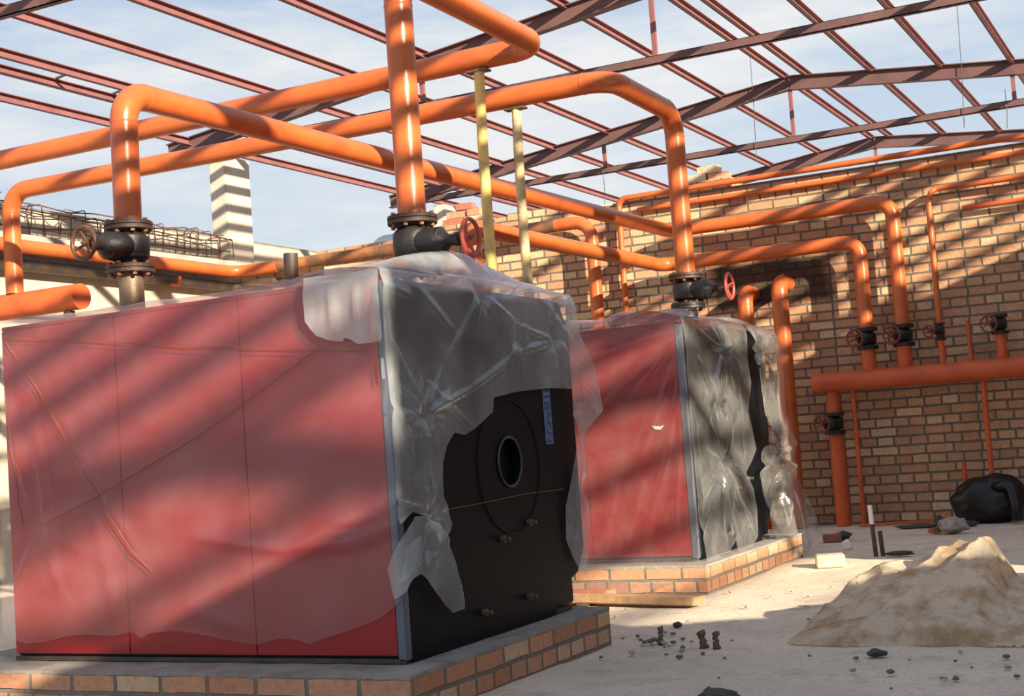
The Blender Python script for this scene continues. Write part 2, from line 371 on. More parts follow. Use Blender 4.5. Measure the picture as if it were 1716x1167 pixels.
for y, w in ((9.75, 'nearest the left edge'), (10.62, 'middle of three'), (11.45, 'farthest from the left edge')):
    bm = bmesh.new(); bar(bm, (-10.464, y, RZ(-10.46) + 0.04), (-10.156, y, RZ(-10.16) + 0.04), 0.02, 0.02)
    tag(obj('bridging_bar', bm, M_WIRE), 'thin dark bar linking two close purlins at top left, ' + w, 'bar')
# the neighbouring bay of the same roof, unseen at right, for its shadow stripes
bm = bmesh.new(); XN = XR + 12.76
for i, x in enumerate(LX + [-4.72, -3.85, -2.96, -2.09, -1.22, -0.35]):
    z = RZ(x); xx = x + 12.76
    box(bm, xx - 0.025, xx + 0.025, -8, 24.0, z - 0.045, z + 0.045)
for y in (-7.2, -2.1, 3.05, 8.25, 13.42, 18.55):
    for s in (-1, 1):
        for (dz, w, h) in ((-0.005, 0.11, 0.012), (-0.095, 0.012, 0.17), (-0.185, 0.11, 0.012)):
            bar(bm, (XN, y, 5.66 + dz), (XN + s * 6.38, y, 5.66 - KR * 6.38 + dz), w, h)
    bar(bm, (XN - 5.9, y, 4.79), (XN + 5.9, y, 4.79), 0.06, 0.09)
struct(obj('trim_2', bm, M_STEELR))
def column(x0, x1, y0, y1, z, label):
    bm = bmesh.new(); box(bm, x0, x1, y0, y1, 0, z, 0.008); return tag(obj('roof_column', bm, M_COLUMN), label, 'column')
column(-10.68, -10.45, 13.31, 13.80, 4.66, 'pale square column with dark shadow stripes at the far left wall corner')
column(-10.52, -10.33, 18.4, 18.8, 4.66, 'pale column under the second truss end, behind the tall pipe and black valve')
for y in (3.05, 8.25, 13.42, 18.55):
    bm = bmesh.new(); box(bm, 1.52, 1.86, y - 0.17, y + 0.17, 0 if y > 14 else (3.48 if y < 7 else 3.61), 4.66); struct(obj('trim_%d' % (3 + int(y // 4)), bm, M_COLUMN))
# hanging wires
for i, (px, py0, py1, y) in enumerate(((1603, 0, 215, 18.5), (1257, 95, 268, 18.5), (1010, 284, 345, 18.5), (1684, 150, 215, 18.5))):
    a = U(px, py0, 1, y); b = U(px + (py1 - py0) * 0.06, py1, 1, y)
    bm = bmesh.new(); tube(bm, [a, a.lerp(b, .5) + Vector((.01, 0, 0)), b], 0.0045, 6)
    tag(obj('hanging_wire', bm, M_WIRE), ['thin dark wire hanging at upper right, from the top of the picture', 'thin dark wire hanging left of the truss peak', 'thin dark wire hanging behind the two parallel orange pipes', 'short thin wire hanging at the right edge under the truss'][i], 'wire')
# rebar cage on the left wall
t = thing('rebar_cage', 'rusty rebar cage on top of the left wall, left of the striped column', 'rebar cage', (-10.5, 10.5, 3.36))
rr = random.Random(3)
for (x, z) in ((-0.06, 0.10), (0.10, 0.10), (-0.06, 0.27), (0.10, 0.27), (0.02, 0.33)):
    bm = bmesh.new(); pts = [(x + rr.uniform(-.02, .02), -5.5 + k * 0.36, z + rr.uniform(-.025, .025)) for k in range(24)]
    tube(bm, pts, 0.008, 6); obj('long_bar', bm, M_REBAR, t)
for k in range(42):
    y = -5.4 + k * 0.2 + rr.uniform(-.04, .04); a = rr.uniform(-.04, .04); h = 0.30 + rr.uniform(-.05, .06)
    bm = bmesh.new(); tube(bm, bend([(-0.09, y, 0.0), (-0.08, y + a, h), (0.12, y + a, h), (0.12, y, 0.0)], 0.03), 0.006, 6)
    if k % 5 == 2: tube(bm, bend([(0.1, y, 0.2), (0.12, y + 0.1, h + 0.06), (0.13, y + 0.3, h + 0.04)], 0.04), 0.005, 6)
    obj('stirrup', bm, M_REBAR, t)
# bricks loose on the wall tops
def loose(cx, cy, cz, rz, mat, label, dx=0.25, dy=0.12, dz=0.075, tilt=0.0, group=None, name='loose_brick', cat='brick'):
    bm = bmesh.new(); box(bm, -dx / 2, dx / 2, -dy / 2, dy / 2, 0, dz, 0.006)
    for v in bm.verts: v.co += Vector(noise.noise_vector(v.co * 9 + Vector((cx, cy, 0)))) * 0.004
    o = obj(name, bm, mat); o.location = (cx, cy, cz); o.rotation_euler = (tilt, 0, rz); return tag(o, label, cat, group)
z0 = 3.40
loose(-7.40, 13.40, z0, 0.0, M_BRK2, 'red brick at lower left of the small brick stack beside the red handwheel')
loose(-7.13, 13.40, z0, 0.0, M_BRK3, 'buff brick in the bottom course of the small stack on the wall top')
loose(-7.36, 13.42, z0 + 0.078, 0.02, M_BRK1, 'orange brick in the middle course of the small stack on the wall top')
loose(-7.14, 13.40, z0 + 0.078, 0.0, M_BRK1, 'red brick in the middle course, right end of the small stack', dx=0.16)
loose(-7.26, 13.41, z0 + 0.156, 0.05, M_BRK2, 'red brick on top of the small brick stack beside the red handwheel', dx=0.2)
loose(-4.60, 13.42, 3.462, 0.05, M_BRK3, 'pale brick on the wall top just right of the tall pipe', dx=0.24)
loose(-4.36, 13.44, 3.462, 0.2, M_BRK1, 'orange tan brick on the broken wall top below the truss', dx=0.22)
loose(-4.46, 13.43, 3.54, -0.1, M_BRK3, 'pale brick lying on two others on the broken wall top', dx=0.22)
# duct beyond the wall
bm = pipe_bm([(-10.1, 16, 0.0), (-10.1, 16, 3.78), (-9.2, 16, 3.78), (-9.2, 16, 3.0)], 0.11, 0.2)
tag(obj('metal_duct', bm, M_DUCT, smooth='auto'), 'shiny silver duct elbow just showing above the wall behind the black valve', 'duct')
# ------------------------------------------------------------------ boilers
def boiler(y0, x1, lab, length, ny_):
    """side panel faces the camera (y0), black front plate faces +x (x1)"""
    t = thing('boiler', lab, 'boiler', (x1, y0, 0.175))
    H = 1.49; Wd = 1.53
    bm = bmesh.new(); box(bm, -length, -0.045, 0.012, Wd + 0.1, 0.02, H - 0.01, 0.006)
    obj('casing', bm, M_BLACK, t)
    n = 3; w = (length - 0.042) / n
    for k in range(n):
        bm = bmesh.new(); box(bm, -length + k * w + 0.001, -length + (k + 1) * w - 0.001, 0.0, 0.011, 0.03, H, 0.003); obj('side_panel', bm, M_RED, t)
    bm = bmesh.new(); box(bm, -0.042, -0.0, -0.004, 0.035, 0.012, H + 0.002, 0.004); obj('corner_trim', bm, M_GREYTRIM, t)
    bm = bmesh.new(); box(bm, -length, -0.045, 0.0, Wd + 0.1, H + 0.001, H + 0.02, 0.004); obj('top_panel', bm, M_RED, t)
    bm = bmesh.new(); box(bm, -length, -0.01, 0.0, Wd, 0.0, 0.018); obj('base_frame', bm, M_DARKPIPE, t)
    # front plate outline with a flared right side, and a round burner opening
    out = [(0.036, 0.0), (1.33, 0.0), (1.36, 0.10), (1.60, 0.17), (1.69, 0.28), (1.69, H - 0.14), (1.60, H), (0.036, H)]
    cy, cz, cr_ = 0.955, 0.735, 0.105
    bm = bmesh.new(); n = 48
    hole = [(cy + cr_ * math.cos(2 * PI * k / n), cz + cr_ * math.sin(2 * PI * k / n)) for k in range(n)]
    for X in (0.0, -0.05):
        vo = [bm.verts.new((X, a, b)) for a, b in out]; vh = [bm.verts.new((X, a, b)) for a, b in hole]
        es = [bm.edges.new((vo[i], vo[(i + 1) % len(vo)])) for i in range(len(vo))] + [bm.edges.new((vh[i], vh[(i + 1) % n])) for i in range(n)]
        bmesh.ops.triangle_fill(bm, use_beauty=True, edges=es)
        if X == 0.0: a0, h0 = vo, vh
        else:
            for A, B in ((a0, vo), (h0, vh)):
                for i in range(len(A)): bm.faces.new((A[i], A[(i + 1) % len(A)], B[(i + 1) % len(A)], B[i]))
    bmesh.ops.recalc_face_normals(bm, faces=bm.faces)
    fp = obj('front_plate', bm, M_BLACK, t)
    MY = Matrix.Rotation(PI / 2, 4, 'Y')
    bm = bmesh.new(); ring = [(cr_ * 1.0, 0.0), (cr_ * 1.0, 0.012), (cr_ + 0.012, 0.012), (cr_ + 0.012, 0.0)]
    tube(bm, [(0.006, cy + (cr_ + .006) * math.cos(2 * PI * k / 40), cz + (cr_ + .006) * math.sin(2 * PI * k / 40)) for k in range(40)], 0.006, 8, closed=True)
    obj('opening_rim', bm, M_DARKPIPE, fp, smooth=True)
    bm = bmesh.new(); tube(bm, [(0.004, cy + 0.30 * math.cos(2 * PI * k / 60), cz - .02 + 0.30 * math.sin(2 * PI * k / 60)) for k in range(60)], 0.0025, 8, closed=True)
    obj('burner_door_seam', bm, M_BLACK, fp, smooth=True)
    for (a, b) in ((0.62, 0.11), (1.05, 0.12), (1.10, 0.45), (0.83, 0.40)):
        bm = bmesh.new(); lathe(bm, [(0.016, 0), (0.016, 0.02), (0.009, 0.022), (0.009, 0.045)], 12, Matrix.Translation((0, a, b)) @ MY); obj('stud', bm, M_RAWPIPE, fp, smooth='auto')
    return t
b1 = boiler(4.65, -2.905, 'red sided boiler with black front, largest, at left under loose plastic', 2.075, 0)
b2 = boiler(8.37, -3.05, 'second red sided boiler behind the large one, wrapped in shiny plastic', 2.075, 0)
# label on the near boiler
bm = bmesh.new(); box(bm, 0.001, 0.003, 1.345, 1.425, 0.80, 1.06)
lb = obj('rating_label', bm, M_LABEL, b1); lb['label'] = 'narrow blue printed label'
rr = random.Random(5)
bm = bmesh.new()
box(bm, 0.0031, 0.0035, 1.345, 1.349, 0.80, 1.06); box(bm, 0.0031, 0.0035, 1.421, 1.425, 0.80, 1.06); box(bm, 0.0031, 0.0035, 1.345, 1.425, 0.80, 0.804)
z = 0.81
while z < 0.99:
    y = 1.354
    while y < 1.414:
        w = rr.uniform(.006, .022)
        if rr.random() < .6: box(bm, 0.0031, 0.0035, y, min(y + w, 1.416), z, z + .0045)
        y += w + .003
    z += 0.0095
for zz in (1.005, 1.033):
    for yy in (1.363, 1.390): box(bm, 0.0031, 0.0035, yy, yy + 0.018, zz, zz + 0.012)
obj('label_print', bm, M_LABELW, lb)
# white bird-shaped emblem on the far boiler's red side
e0 = U(1102, 716, 1, 8.36)
bm = bmesh.new()
pts = [(1092.5, 714.5), (1097, 714), (1100, 715.5), (1102.5, 713.5), (1105, 715.5), (1109, 713.8), (1113.5, 713), (1111, 716), (1107, 720.5), (1098, 720), (1096, 717.5)]
vs = [bm.verts.new(U(x, y, 1, 8.362) - Vector((-3.05, 8.37, 0.175))) for x, y in pts]
f = bm.faces.new(vs); q = bmesh.ops.extrude_face_region(bm, geom=[f]); bmesh.ops.translate(bm, vec=(0, -0.004, 0), verts=[e for e in q['geom'] if isinstance(e, bmesh.types.BMVert)])
em = obj('emblem', bm, M_WHITE, b2); em['label'] = 'small white winged emblem'
# plinths
def plinth(x0, x1, y0, y1, lab):
    t = thing('brick_plinth', lab, 'plinth', ((x0 + x1) / 2, (y0 + y1) / 2, 0))
    ox, oy = (x0 + x1) / 2, (y0 + y1) / 2
    bm = bmesh.new(); box(bm, x0 - ox, x1 - ox, y0 - oy, y1 - oy, -0.02, 0.163, 0.004); obj('brickwork', bm, M_BASEB, t)
    bm = bmesh.new()
    xs = np.linspace(x0 - ox - .001, x1 - ox + .001, 90); ys = np.linspace(y0 - oy - .001, y1 - oy + .001, 60)
    g = [[bm.verts.new((x + .003 * noise.noise((x * 20, y * 20, 1)), y + .003 * noise.noise((x * 20, y * 20, 5)), 0.172 + .003 * noise.noise((x * 8, y * 8, 0)))) for x in xs] for y in ys]
    for j in range(59):
        for i in range(89): bm.faces.new((g[j][i], g[j][i + 1], g[j + 1][i + 1], g[j + 1][i]))
    bd = [e for e in bm.edges if e.is_boundary]
    q = bmesh.ops.extrude_edge_only(bm, edges=bd)
    for v in [e for e in q['geom'] if isinstance(e, bmesh.types.BMVert)]: v.co.z = 0.158 - 0.010 * abs(noise.noise((v.co.x * 9, v.co.y * 9, 2)))
    obj('mortar_top', bm, M_MORTAR, t, smooth='auto')
plinth(-5.35, -2.765, 4.43, 6.28, 'brick plinth with mortar top under the near red boiler')
plinth(-5.35, -2.92, 8.12, 10.25, 'brick plinth with two courses under the far boiler, partly sunlit')
# ------------------------------------------------------------------ valves
def wheel_bm(R, spokes=4, rt=0.011, dish=0.02):
    """wheel in the yz plane facing +x"""
    bm = bmesh.new()
    tube(bm, [(0, R * math.cos(2 * PI * k / 36), R * math.sin(2 * PI * k / 36)) for k in range(36)], rt, 10, closed=True)
    for k in range(spokes):
        a = 2 * PI * k / spokes + 0.4
        tube(bm, [(-dish, 0, 0), (-dish * .8, R * .4 * math.cos(a), R * .4 * math.sin(a)), (0, R * math.cos(a), R * math.sin(a))], [rt * .9, rt * .7, rt * .6], 8)
    lathe(bm, [(0.016, -dish - .012), (0.02, -dish), (0.016, -dish + .016)], 14, Matrix.Rotation(PI / 2, 4, 'Y'))
    return bm
def valve(x, y, zc, rz, lab, pr=0.065, h=0.24, stem=0.30, wr_=0.082, wm=M_WHEEL, bolts=True, lowm=None, fr_=None, group=None):
    """gate valve on a vertical pipe: zc centre height, h face to face"""
    t = thing('gate_valve', lab, 'valve', (x, y, zc), rz, group)
    fr_ = fr_ or pr * 1.78; k = pr / 0.065
    bm = bmesh.new()
    lathe(bm, [(pr * 1.05, -h / 2), (pr * 1.0, -h / 2 + .03 * k), (pr * 1.45, -h * .24), (pr * 1.52, 0), (pr * 1.45, h * .24), (pr * 1.0, h / 2 - .03 * k), (pr * 1.05, h / 2)], 28)
    r = bmesh.ops.create_uvsphere(bm, u_segments=24, v_segments=14, radius=1.0)['verts']
    bmesh.ops.scale(bm, vec=(stem * 0.40, pr * 1.35, pr * 1.12), verts=r); bmesh.ops.translate(bm, vec=(pr * 1.15, 0, 0), verts=r)
    obj('valve_body', bm, M_IRON, t, smooth='auto')
    for s in (-1, 1):
        bm = bmesh.new(); zz = s * (h / 2)
        lathe(bm, [(fr_ * .97, zz - .022 * k), (fr_, zz - .019 * k), (fr_, zz - .0025), (fr_ * .93, zz - .002), (fr_ * .93, zz + .002), (fr_, zz + .0025), (fr_, zz + .017 * k), (fr_ * .97, zz + .020 * k)], 36)
        fl = obj('flange', bm, (lowm if (s < 0 and lowm) else M_IRON_R if s > 0 else M_IRON), t, smooth='auto')
        if bolts:
            for q in range(8):
                a = 2 * PI * q / 8 + 0.2; bx, by = fr_ * .83 * math.cos(a), fr_ * .83 * math.sin(a)
                bm = bmesh.new(); lathe(bm, [(0.011, zz - .036), (0.011, zz - .0225), (0.006, zz - .022), (0.006, zz + .0205), (0.011, zz + .021), (0.011, zz + .033)], 6, Matrix.Translation((bx, by, 0)))
                obj('bolt', bm, M_BOLT, fl)
    bm = bmesh.new()
    MX = Matrix.Rotation(PI / 2, 4, 'Y')
    lathe(bm, [(pr * 1.0, stem * .40), (pr * 1.05, stem * .43), (pr * 1.05, stem * .50), (pr * .8, stem * .54), (pr * .42, stem * .60), (pr * .40, stem * .74), (pr * .5, stem * .75), (pr * .5, stem * .80), (pr * .28, stem * .82)], 24, MX)
    obj('bonnet', bm, M_IRON, t, smooth='auto')
    bm = bmesh.new(); tube(bm, [(stem * .8, 0, 0), (stem * 1.04, 0, 0)], 0.009 * k, 12); obj('stem', bm, M_RAWPIPE, t, smooth='auto')
    bm = wheel_bm(wr_, 4, 0.0105 * max(.8, k)); bmesh.ops.translate(bm, vec=(stem, 0, 0), verts=bm.verts)
    obj('handwheel', bm, wm, t, smooth='auto')
    return t
valve(-3.29, 5.55, 1.935, 0.0, 'black gate valve with bright red handwheel on the tall pipe over the near boiler', h=0.235, stem=0.30)
valve(-4.675, 5.19, 2.065, -PI / 2 - 0.05, 'black gate valve with brown handwheel on the left pipe', h=0.21, stem=0.29, wm=M_WHEEL_B, wr_=0.075, lowm=M_IRON_R)
valve(-3.20, 8.96, 1.925, 0.0, 'black gate valve with red handwheel above the far boiler', h=0.20, stem=0.30, wr_=0.085)
# ------------------------------------------------------------------ big orange pipes
OR = 0.0665
pipe('orange_pipe', [(-3.29, 5.55, 2.062), (-3.29, 5.55, 3.225), (-3.29, 7.07, 3.215), (-9.9, 7.07, 3.215)], OR, M_ORANGE,
     'orange pipe rising from the red wheeled valve, running left overhead above the others', R=0.16)
pipe('orange_pipe', [(-4.675, 5.19, 2.18), (-4.665, 5.19, 2.83), (-4.80, 13.08, 2.97), (-2.62, 13.08, 2.965), (-2.62, 13.08, 1.80)], OR, M_ORANGE,
     'orange pipe arching from the brown wheeled valve, upper of two along the brick wall', R=0.15)
pipe('orange_pipe', [(-3.20, 8.96, 2.035), (-3.20, 8.96, 3.15), (-3.20, 7.86, 3.165), (-8.25, 7.86, 3.20), (-8.25, 7.86, 2.403)], OR, M_ORANGE,
     'orange pipe from the far boiler valve running left to a drop at the left edge', R=0.17)
pipe('orange_pipe', [(-4.88, 9.08, 1.69), (-4.88, 9.08, 2.60), (-4.90, 13.05, 2.635), (-2.945, 13.05, 2.625), (-2.945, 13.05, 1.80)], OR, M_ORANGE,
     'orange pipe rising behind the red handwheel, lower of two running along the wall', R=0.14)
pipe('orange_pipe', [(-10.22, 6.0, 3.205), (-10.22, 13.12, 3.20), (-9.6, 13.12, 3.20)], 0.072, M_ORANGE, 'orange pipe along the left wall below the rebar, turning at the striped column', R=0.2)
pipe('dark_pipe', [(-10.27, 6.0, 3.04), (-10.27, 13.17, 3.035), (-9.7, 13.17, 3.03)], 0.06, M_DARKPIPE, 'dark brown pipe just below the orange pipe on the left wall', R=0.15)
pipe('brown_pipe', [(-9.6, 13.12, 3.20), (-6.06, 13.12, 3.195)], 0.068, M_BROWNPIPE, 'rusty brown pipe along the top of the back wall behind the near valve')
pipe('orange_pipe', [(-6.06, 13.12, 3.195), (-5.66, 13.12, 3.195), (-5.66, 13.12, 0.0)], OR, M_ORANGE, 'orange elbow and drop pipe at the end of the brown wall pipe', R=0.19)
pipe('orange_pipe', [(-4.07, 13.28, 2.27), (-4.07, 13.02, 2.27), (-4.07, 13.02, 0.0)], 0.073, M_ORANGE, 'short orange pipe elbowing into the wall, left of a matching pair', R=0.12)
pipe('orange_pipe', [(-3.72, 13.28, 2.33), (-3.72, 13.00, 2.33), (-3.73, 13.00, 0.0)], 0.078, M_ORANGE, 'orange pipe elbowing into the wall, right of the pair', R=0.13)
pipe('drum_header', [(-9.6, 7.86, 2.31), (-7.57, 7.86, 2.31)], 0.098, M_ORANGE_D, 'thick orange header pipe with closed end at the left edge', 'pipe')
for x in (-9.0, -7.7):
    pass
t = thing('pipe_stand', 'dark steel stand holding the orange header behind the near boiler', 'stand', (-8.3, 7.86, 0))
for x in (-0.7, 0.6):
    bm = bmesh.new(); box(bm, x - .03, x + .03, -.03, .03, 0, 2.212); obj('leg', bm, M_DARKPIPE, t)
# pipe nozzles under the valves
pipe('boiler_nozzle', [(-4.675, 5.19, 1.68), (-4.675, 5.19, 1.95)], 0.060, M_RAWPIPE, 'grey brown steel stub pipe below the brown wheeled valve', 'pipe')
pipe('boiler_nozzle', [(-3.29, 5.55, 1.68), (-3.29, 5.55, 1.81)], 0.062, M_RAWPIPE, 'stub pipe below the red wheeled valve, under the plastic', 'pipe')
pipe('boiler_nozzle', [(-3.20, 8.96, 1.68), (-3.20, 8.96, 1.82)], 0.062, M_IRON, 'black stub pipe below the far boiler valve', 'pipe')
p = U(487, 425, 1, 5.45)
pipe('vent_stub', [(p.x - .01, p.y, 1.68), (p.x, p.y, p.z)], 0.034, M_DARKPIPE, 'dark open stub pipe standing on the near boiler top, before the brown pipe', 'pipe')
pipe('small_tap_stub', [(-10.25, 12.0, 2.995), (-10.12, 12.0, 2.96), (-10.12, 12.0, 3.06)], 0.02, M_ORANGE_D, 'small orange stub below the left wall pipe, right of the brown wheeled valve', 'pipe', R=0.03)
bm = bmesh.new(); bt = U(597, 441, 1, 5.3); box(bm, -0.16, 0.16, -0.012, 0.012, 0, bt.z - 1.686, 0.002)
o = obj('board', bm, M_CARD); o.location = (bt.x, 5.3, 1.686); o.rotation_euler = (0, 0, 0.1); tag(o, 'pale brown board standing on the near boiler top beside the plastic', 'board')
# ------------------------------------------------------------------ props
def prop(x, y, ztop, mat, lab):
    t = thing('prop_pole', lab, 'pole', (x, y, 0))
    bm = bmesh.new(); n = 14; pts = [(0.006 * math.sin(k), 0.004 * math.cos(k * 1.7), ztop * k / n) for k in range(n + 1)]
    tube(bm, pts, [0.033 - 0.003 * k / n for k in range(n + 1)], 14); obj('pole', bm, mat, t, smooth='auto')
    bm = bmesh.new(); box(bm, -0.07, 0.07, -0.035, 0.035, ztop, ztop + 0.012, 0.002); obj('head_plate', bm, M_RAWPIPE, t)
prop(-3.685, 7.07, 3.134, M_YPOLE, 'yellow wooden prop pole, left of two, under the upper orange pipe')
prop(-3.85, 7.86, 3.086, M_GPOLE, 'weathered yellow prop pole, right of two, under the lower orange pipe')
# ------------------------------------------------------------------ pipes and valves on the brick wall
pipe('header_pipe', [(-3.47, 13.0, 1.335), (1.45, 13.0, 1.335)], 0.092, M_ORANGE_D, 'thick horizontal orange header on the brick wall carrying the row of valves')
def stub(x, z0, z1, r, lab, m_=M_ORANGE_D, y=13.05): pipe('orange_pipe', [(x, y, z0), (x, y, z1)], r, m_, lab)
wv = [(-2.945, 13.05, 1.715, 0.066, 0.17, 0.078, 'dark gate valve, leftmost in the row above the wall header'),
      (-2.62, 13.08, 1.715, 0.066, 0.17, 0.080, 'dark gate valve, second from the left in the row above the wall header'),
      (-2.285, 13.05, 1.715, 0.032, 0.14, 0.050, 'small dark valve, smallest in the row above the wall header'),
      (-1.77, 13.05, 1.73, 0.050, 0.15, 0.072, 'dark gate valve, rightmost in the row above the wall header')]
for x, y, z, pr, h, w_, lab in wv:
    valve(x, y, z, -PI / 2 - 0.25, lab, pr=pr * .85, h=h, stem=0.24, wr_=w_, wm=M_WHEEL_D, bolts=False)
stub(-2.945, 1.42, 1.63, OR, 'short orange pipe between the wall header and the leftmost row valve')
stub(-2.62, 1.42, 1.63, OR, 'short orange pipe between the wall header and the second row valve')
stub(-2.285, 1.42, 1.645, 0.028, 'thin orange pipe between the wall header and the smallest valve')
stub(-1.77, 1.42, 1.655, 0.045, 'orange pipe between the wall header and the rightmost valve')
stub(-2.04, 1.42, 1.79, 0.018, 'thin capped orange pipe standing up from the wall header')
valve(-3.31, 13.02, 0.955, -PI / 2 - 0.25, 'dark gate valve with red wheel below the left end of the wall header', pr=0.055, h=0.17, stem=0.24, wr_=0.078, wm=M_WHEEL_D, bolts=False)
stub(-3.31, 1.04, 1.25, 0.062, 'short orange pipe between the wall header and the valve below it')
stub(-3.31, 0.0, 0.87, 0.068, 'orange pipe from the lower valve down to the floor')
stub(-3.12, 0.0, 1.26, 0.021, 'thin orange drain pipe from the header to the floor, left one')
stub(-1.955, 0.0, 1.26, 0.024, 'thin orange drain pipe from the header to the floor, right one')
stub(-2.21, 0.0, 0.52, 0.018, 'short thin red pipe standing by the wall near the black sack', y=13.2)
pipe('orange_pipe', [(1.4, 13.2, 3.035), (-2.27, 13.2, 3.035), (-2.285, 13.05, 2.9), (-2.285, 13.05, 1.79)], 0.027, M_ORANGE, 'thin orange pipe along the wall at right, bending down to the smallest valve', R=0.07, seg=16)
pipe('orange_pipe', [(1.4, 13.22, 2.835), (-2.02, 13.22, 2.83)], 0.022, M_ORANGE_D, 'thin orange pipe with a free end, lowest of the thin ones on the wall', seg=16)
pipe('orange_pipe', [(1.4, 13.22, 3.41), (-5.38, 13.22, 3.39), (-5.40, 13.20, 0.0)], 0.030, M_ORANGE, 'thin orange pipe along the wall top, dropping at its left end', R=0.09, seg=16)
pipe('orange_pipe', [(1.4, 13.25, 3.26), (-5.19, 13.25, 3.255)], 0.024, M_ORANGE, 'thin orange pipe second from the wall top, ending in the wall', seg=16)
# ------------------------------------------------------------------ plastic sheets
def inpoly(x, y, P):
    c = False; n = len(P); j = n - 1
    for i in range(n):
        a, b = P[i], P[j]
        if (a[1] > y) != (b[1] > y) and x < (b[0] - a[0]) * (y - a[1]) / (b[1] - a[1]) + a[0]: c = not c
        j = i
    return c
def near(x, y, P):
    best = (1e9, x, y)
    for i in range(len(P)):
        ax, ay = P[i]; bx, by = P[(i + 1) % len(P)]
        dx, dy = bx - ax, by - ay; L = dx * dx + dy * dy
        t = max(0, min(1, ((x - ax) * dx + (y - ay) * dy) / L)) if L else 0
        qx, qy = ax + dx * t, ay + dy * t; d = (qx - x) ** 2 + (qy - y) ** 2
        if d < best[0]: best = (d, qx, qy)
    return best
def sheet_part(bm, polys, f3, res=0.016):
    """fill the outline(s) with a fine net and lay it in space through f3(u, v)"""
    us = [p[0] for P in polys for p in P]; vs = [p[1] for P in polys for p in P]
    u0, u1, v0, v1 = min(us), max(us), min(vs), max(vs)
    nu, nv = int((u1 - u0) / res) + 2, int((v1 - v0) / res) + 2
    V = {}; cells = []
    for j in range(nv):
        for i in range(nu):
            cx, cy = u0 + (i + .5) * res, v0 + (j + .5) * res
            if any(inpoly(cx, cy, P) for P in polys): cells.append((i, j))
    cs = set(cells)
    for (i, j) in cells:
        for q in ((i, j), (i + 1, j), (i + 1, j + 1), (i, j + 1)):
            if q not in V:
                x, y = u0 + q[0] * res, v0 + q[1] * res
                if not all(((q[0] + a, q[1] + b) in cs) for a in (-1, 0) for b in (-1, 0)):
                    c = min((near(x, y, P) for P in polys), key=lambda k: k[0])
                    if c[0] < (res * 1.1) ** 2: x, y = c[1], c[2]
                V[q] = bm.verts.new(f3(x, y))
    for (i, j) in cells:
        try: bm.faces.new((V[(i, j)], V[(i + 1, j)], V[(i + 1, j + 1)], V[(i, j + 1)]))
        except ValueError: pass
def nz3(x, y, z=0.0): return noise.noise((x, y, z))
def folds(pins, lines, base, amp, k, seed):
    """height of a taut sheet above what it lies on: straight creases fanning out of the pins, ridges along the lines"""
    rr_ = random.Random(seed); rays = []
    for (pu, pv, R, A, nn, ph) in pins:
        for q in range(nn):
            th = 2 * PI * (q + rr_.uniform(-.3, .3)) / nn + ph; L = R * rr_.uniform(.6, 1.5)
            rays.append((pu, pv, math.cos(th), math.sin(th), L, A * rr_.uniform(.5, 1.3), rr_.uniform(.022, .05)))
    def h(u, v):
        z = base + amp * (nz3(u * k, v * k, seed) + 0.35 * nz3(u * k * 2.3, v * k * 2.3, seed + 4))
        np_ = 1.0
        for (pu, pv, c, s_, L, A, w) in rays:
            du, dv = u - pu, v - pv; t = du * c + dv * s_
            if t < 0 or t > L: continue
            d = abs(-du * s_ + dv * c); ww = w * (0.35 + 1.2 * t / L)
            if d < ww: z += A * (1 - d / ww) * math.sin(PI * (t / L) ** .6)
        for (pu, pv, R, A, nn, ph) in pins: np_ = min(np_, 0.2 + math.hypot(u - pu, v - pv) / 0.10)
        for (a, b, A, w_) in lines:
            dx, dy = b[0] - a[0], b[1] - a[1]; L = dx * dx + dy * dy
            t = max(0, min(1, ((u - a[0]) * dx + (v - a[1]) * dy) / L))
            d = math.hypot(u - a[0] - dx * t, v - a[1] - dy * t); ww = w_ * 2.4
            if d < ww: z += A * math.sin(PI * min(1, max(0, t * .96 + .02))) ** 0.5 * (1 - d / ww) ** 1.3
        return max(0.005, z * np_)
    return h
def PY(c, *pts): # outline given as seen, laid on the plane x = c -> (y, z)
    return [(U(a, b, 0, c).y, U(a, b, 0, c).z) for a, b in pts]
def PX(c, *pts): # laid on the plane y = c -> (x, z)
    return [(U(a, b, 1, c).x, U(a, b, 1, c).z) for a, b in pts]
def top_bump(cx, cy, z0, peak, R, x0=None):
    def f(x, y):
        r = math.hypot(x - cx, y - cy)
        return z0 + peak * max(0, 1 - r / R) ** 1.25 + 0.012 * nz3(x * 6, y * 6, 3) + 0.010 * abs(nz3(x * 14, y * 14, 8))
    return f
# --- sheet over the near boiler's red side
XF, YF = -2.905, 4.65
T1 = 1.690
pinsA = [(-4.79, 0.766, 0.38, 0.012, 9, 0.3), (-4.43, 0.896, 0.35, 0.006, 6, 1.0)]
pA = lambda a, b: tuple(PX(4.63, (a, b))[0])
linesA = [(pA(60, 885), pA(5, 640), .022, .018), (pA(100, 1000), pA(40, 600), .016, .02), (pA(250, 960), pA(70, 640), .016, .02), (pA(200, 1040), pA(150, 830), .012, .03),
          (pA(320, 898), pA(480, 920), .036, .022), (pA(460, 919), pA(600, 907), .036, .02), (pA(580, 908), pA(668, 880), .034, .02), (pA(560, 878), pA(665, 862), .025, .02), (pA(10, 785), pA(330, 728), .007, .012), (pA(320, 730), pA(640, 672), .009, .012),
          (pA(400, 850), pA(640, 700), .014, .06), (pA(560, 860), pA(665, 855), .012, .03), (pA(300, 1010), pA(420, 1060), .010, .03), (pA(390, 580), pA(200, 760), .010, .06), (pA(20, 1010), pA(60, 900), .016, .015)]
hA = folds(pinsA, linesA, 0.016, 0.008, 1.6, 11)
bm = bmesh.new()
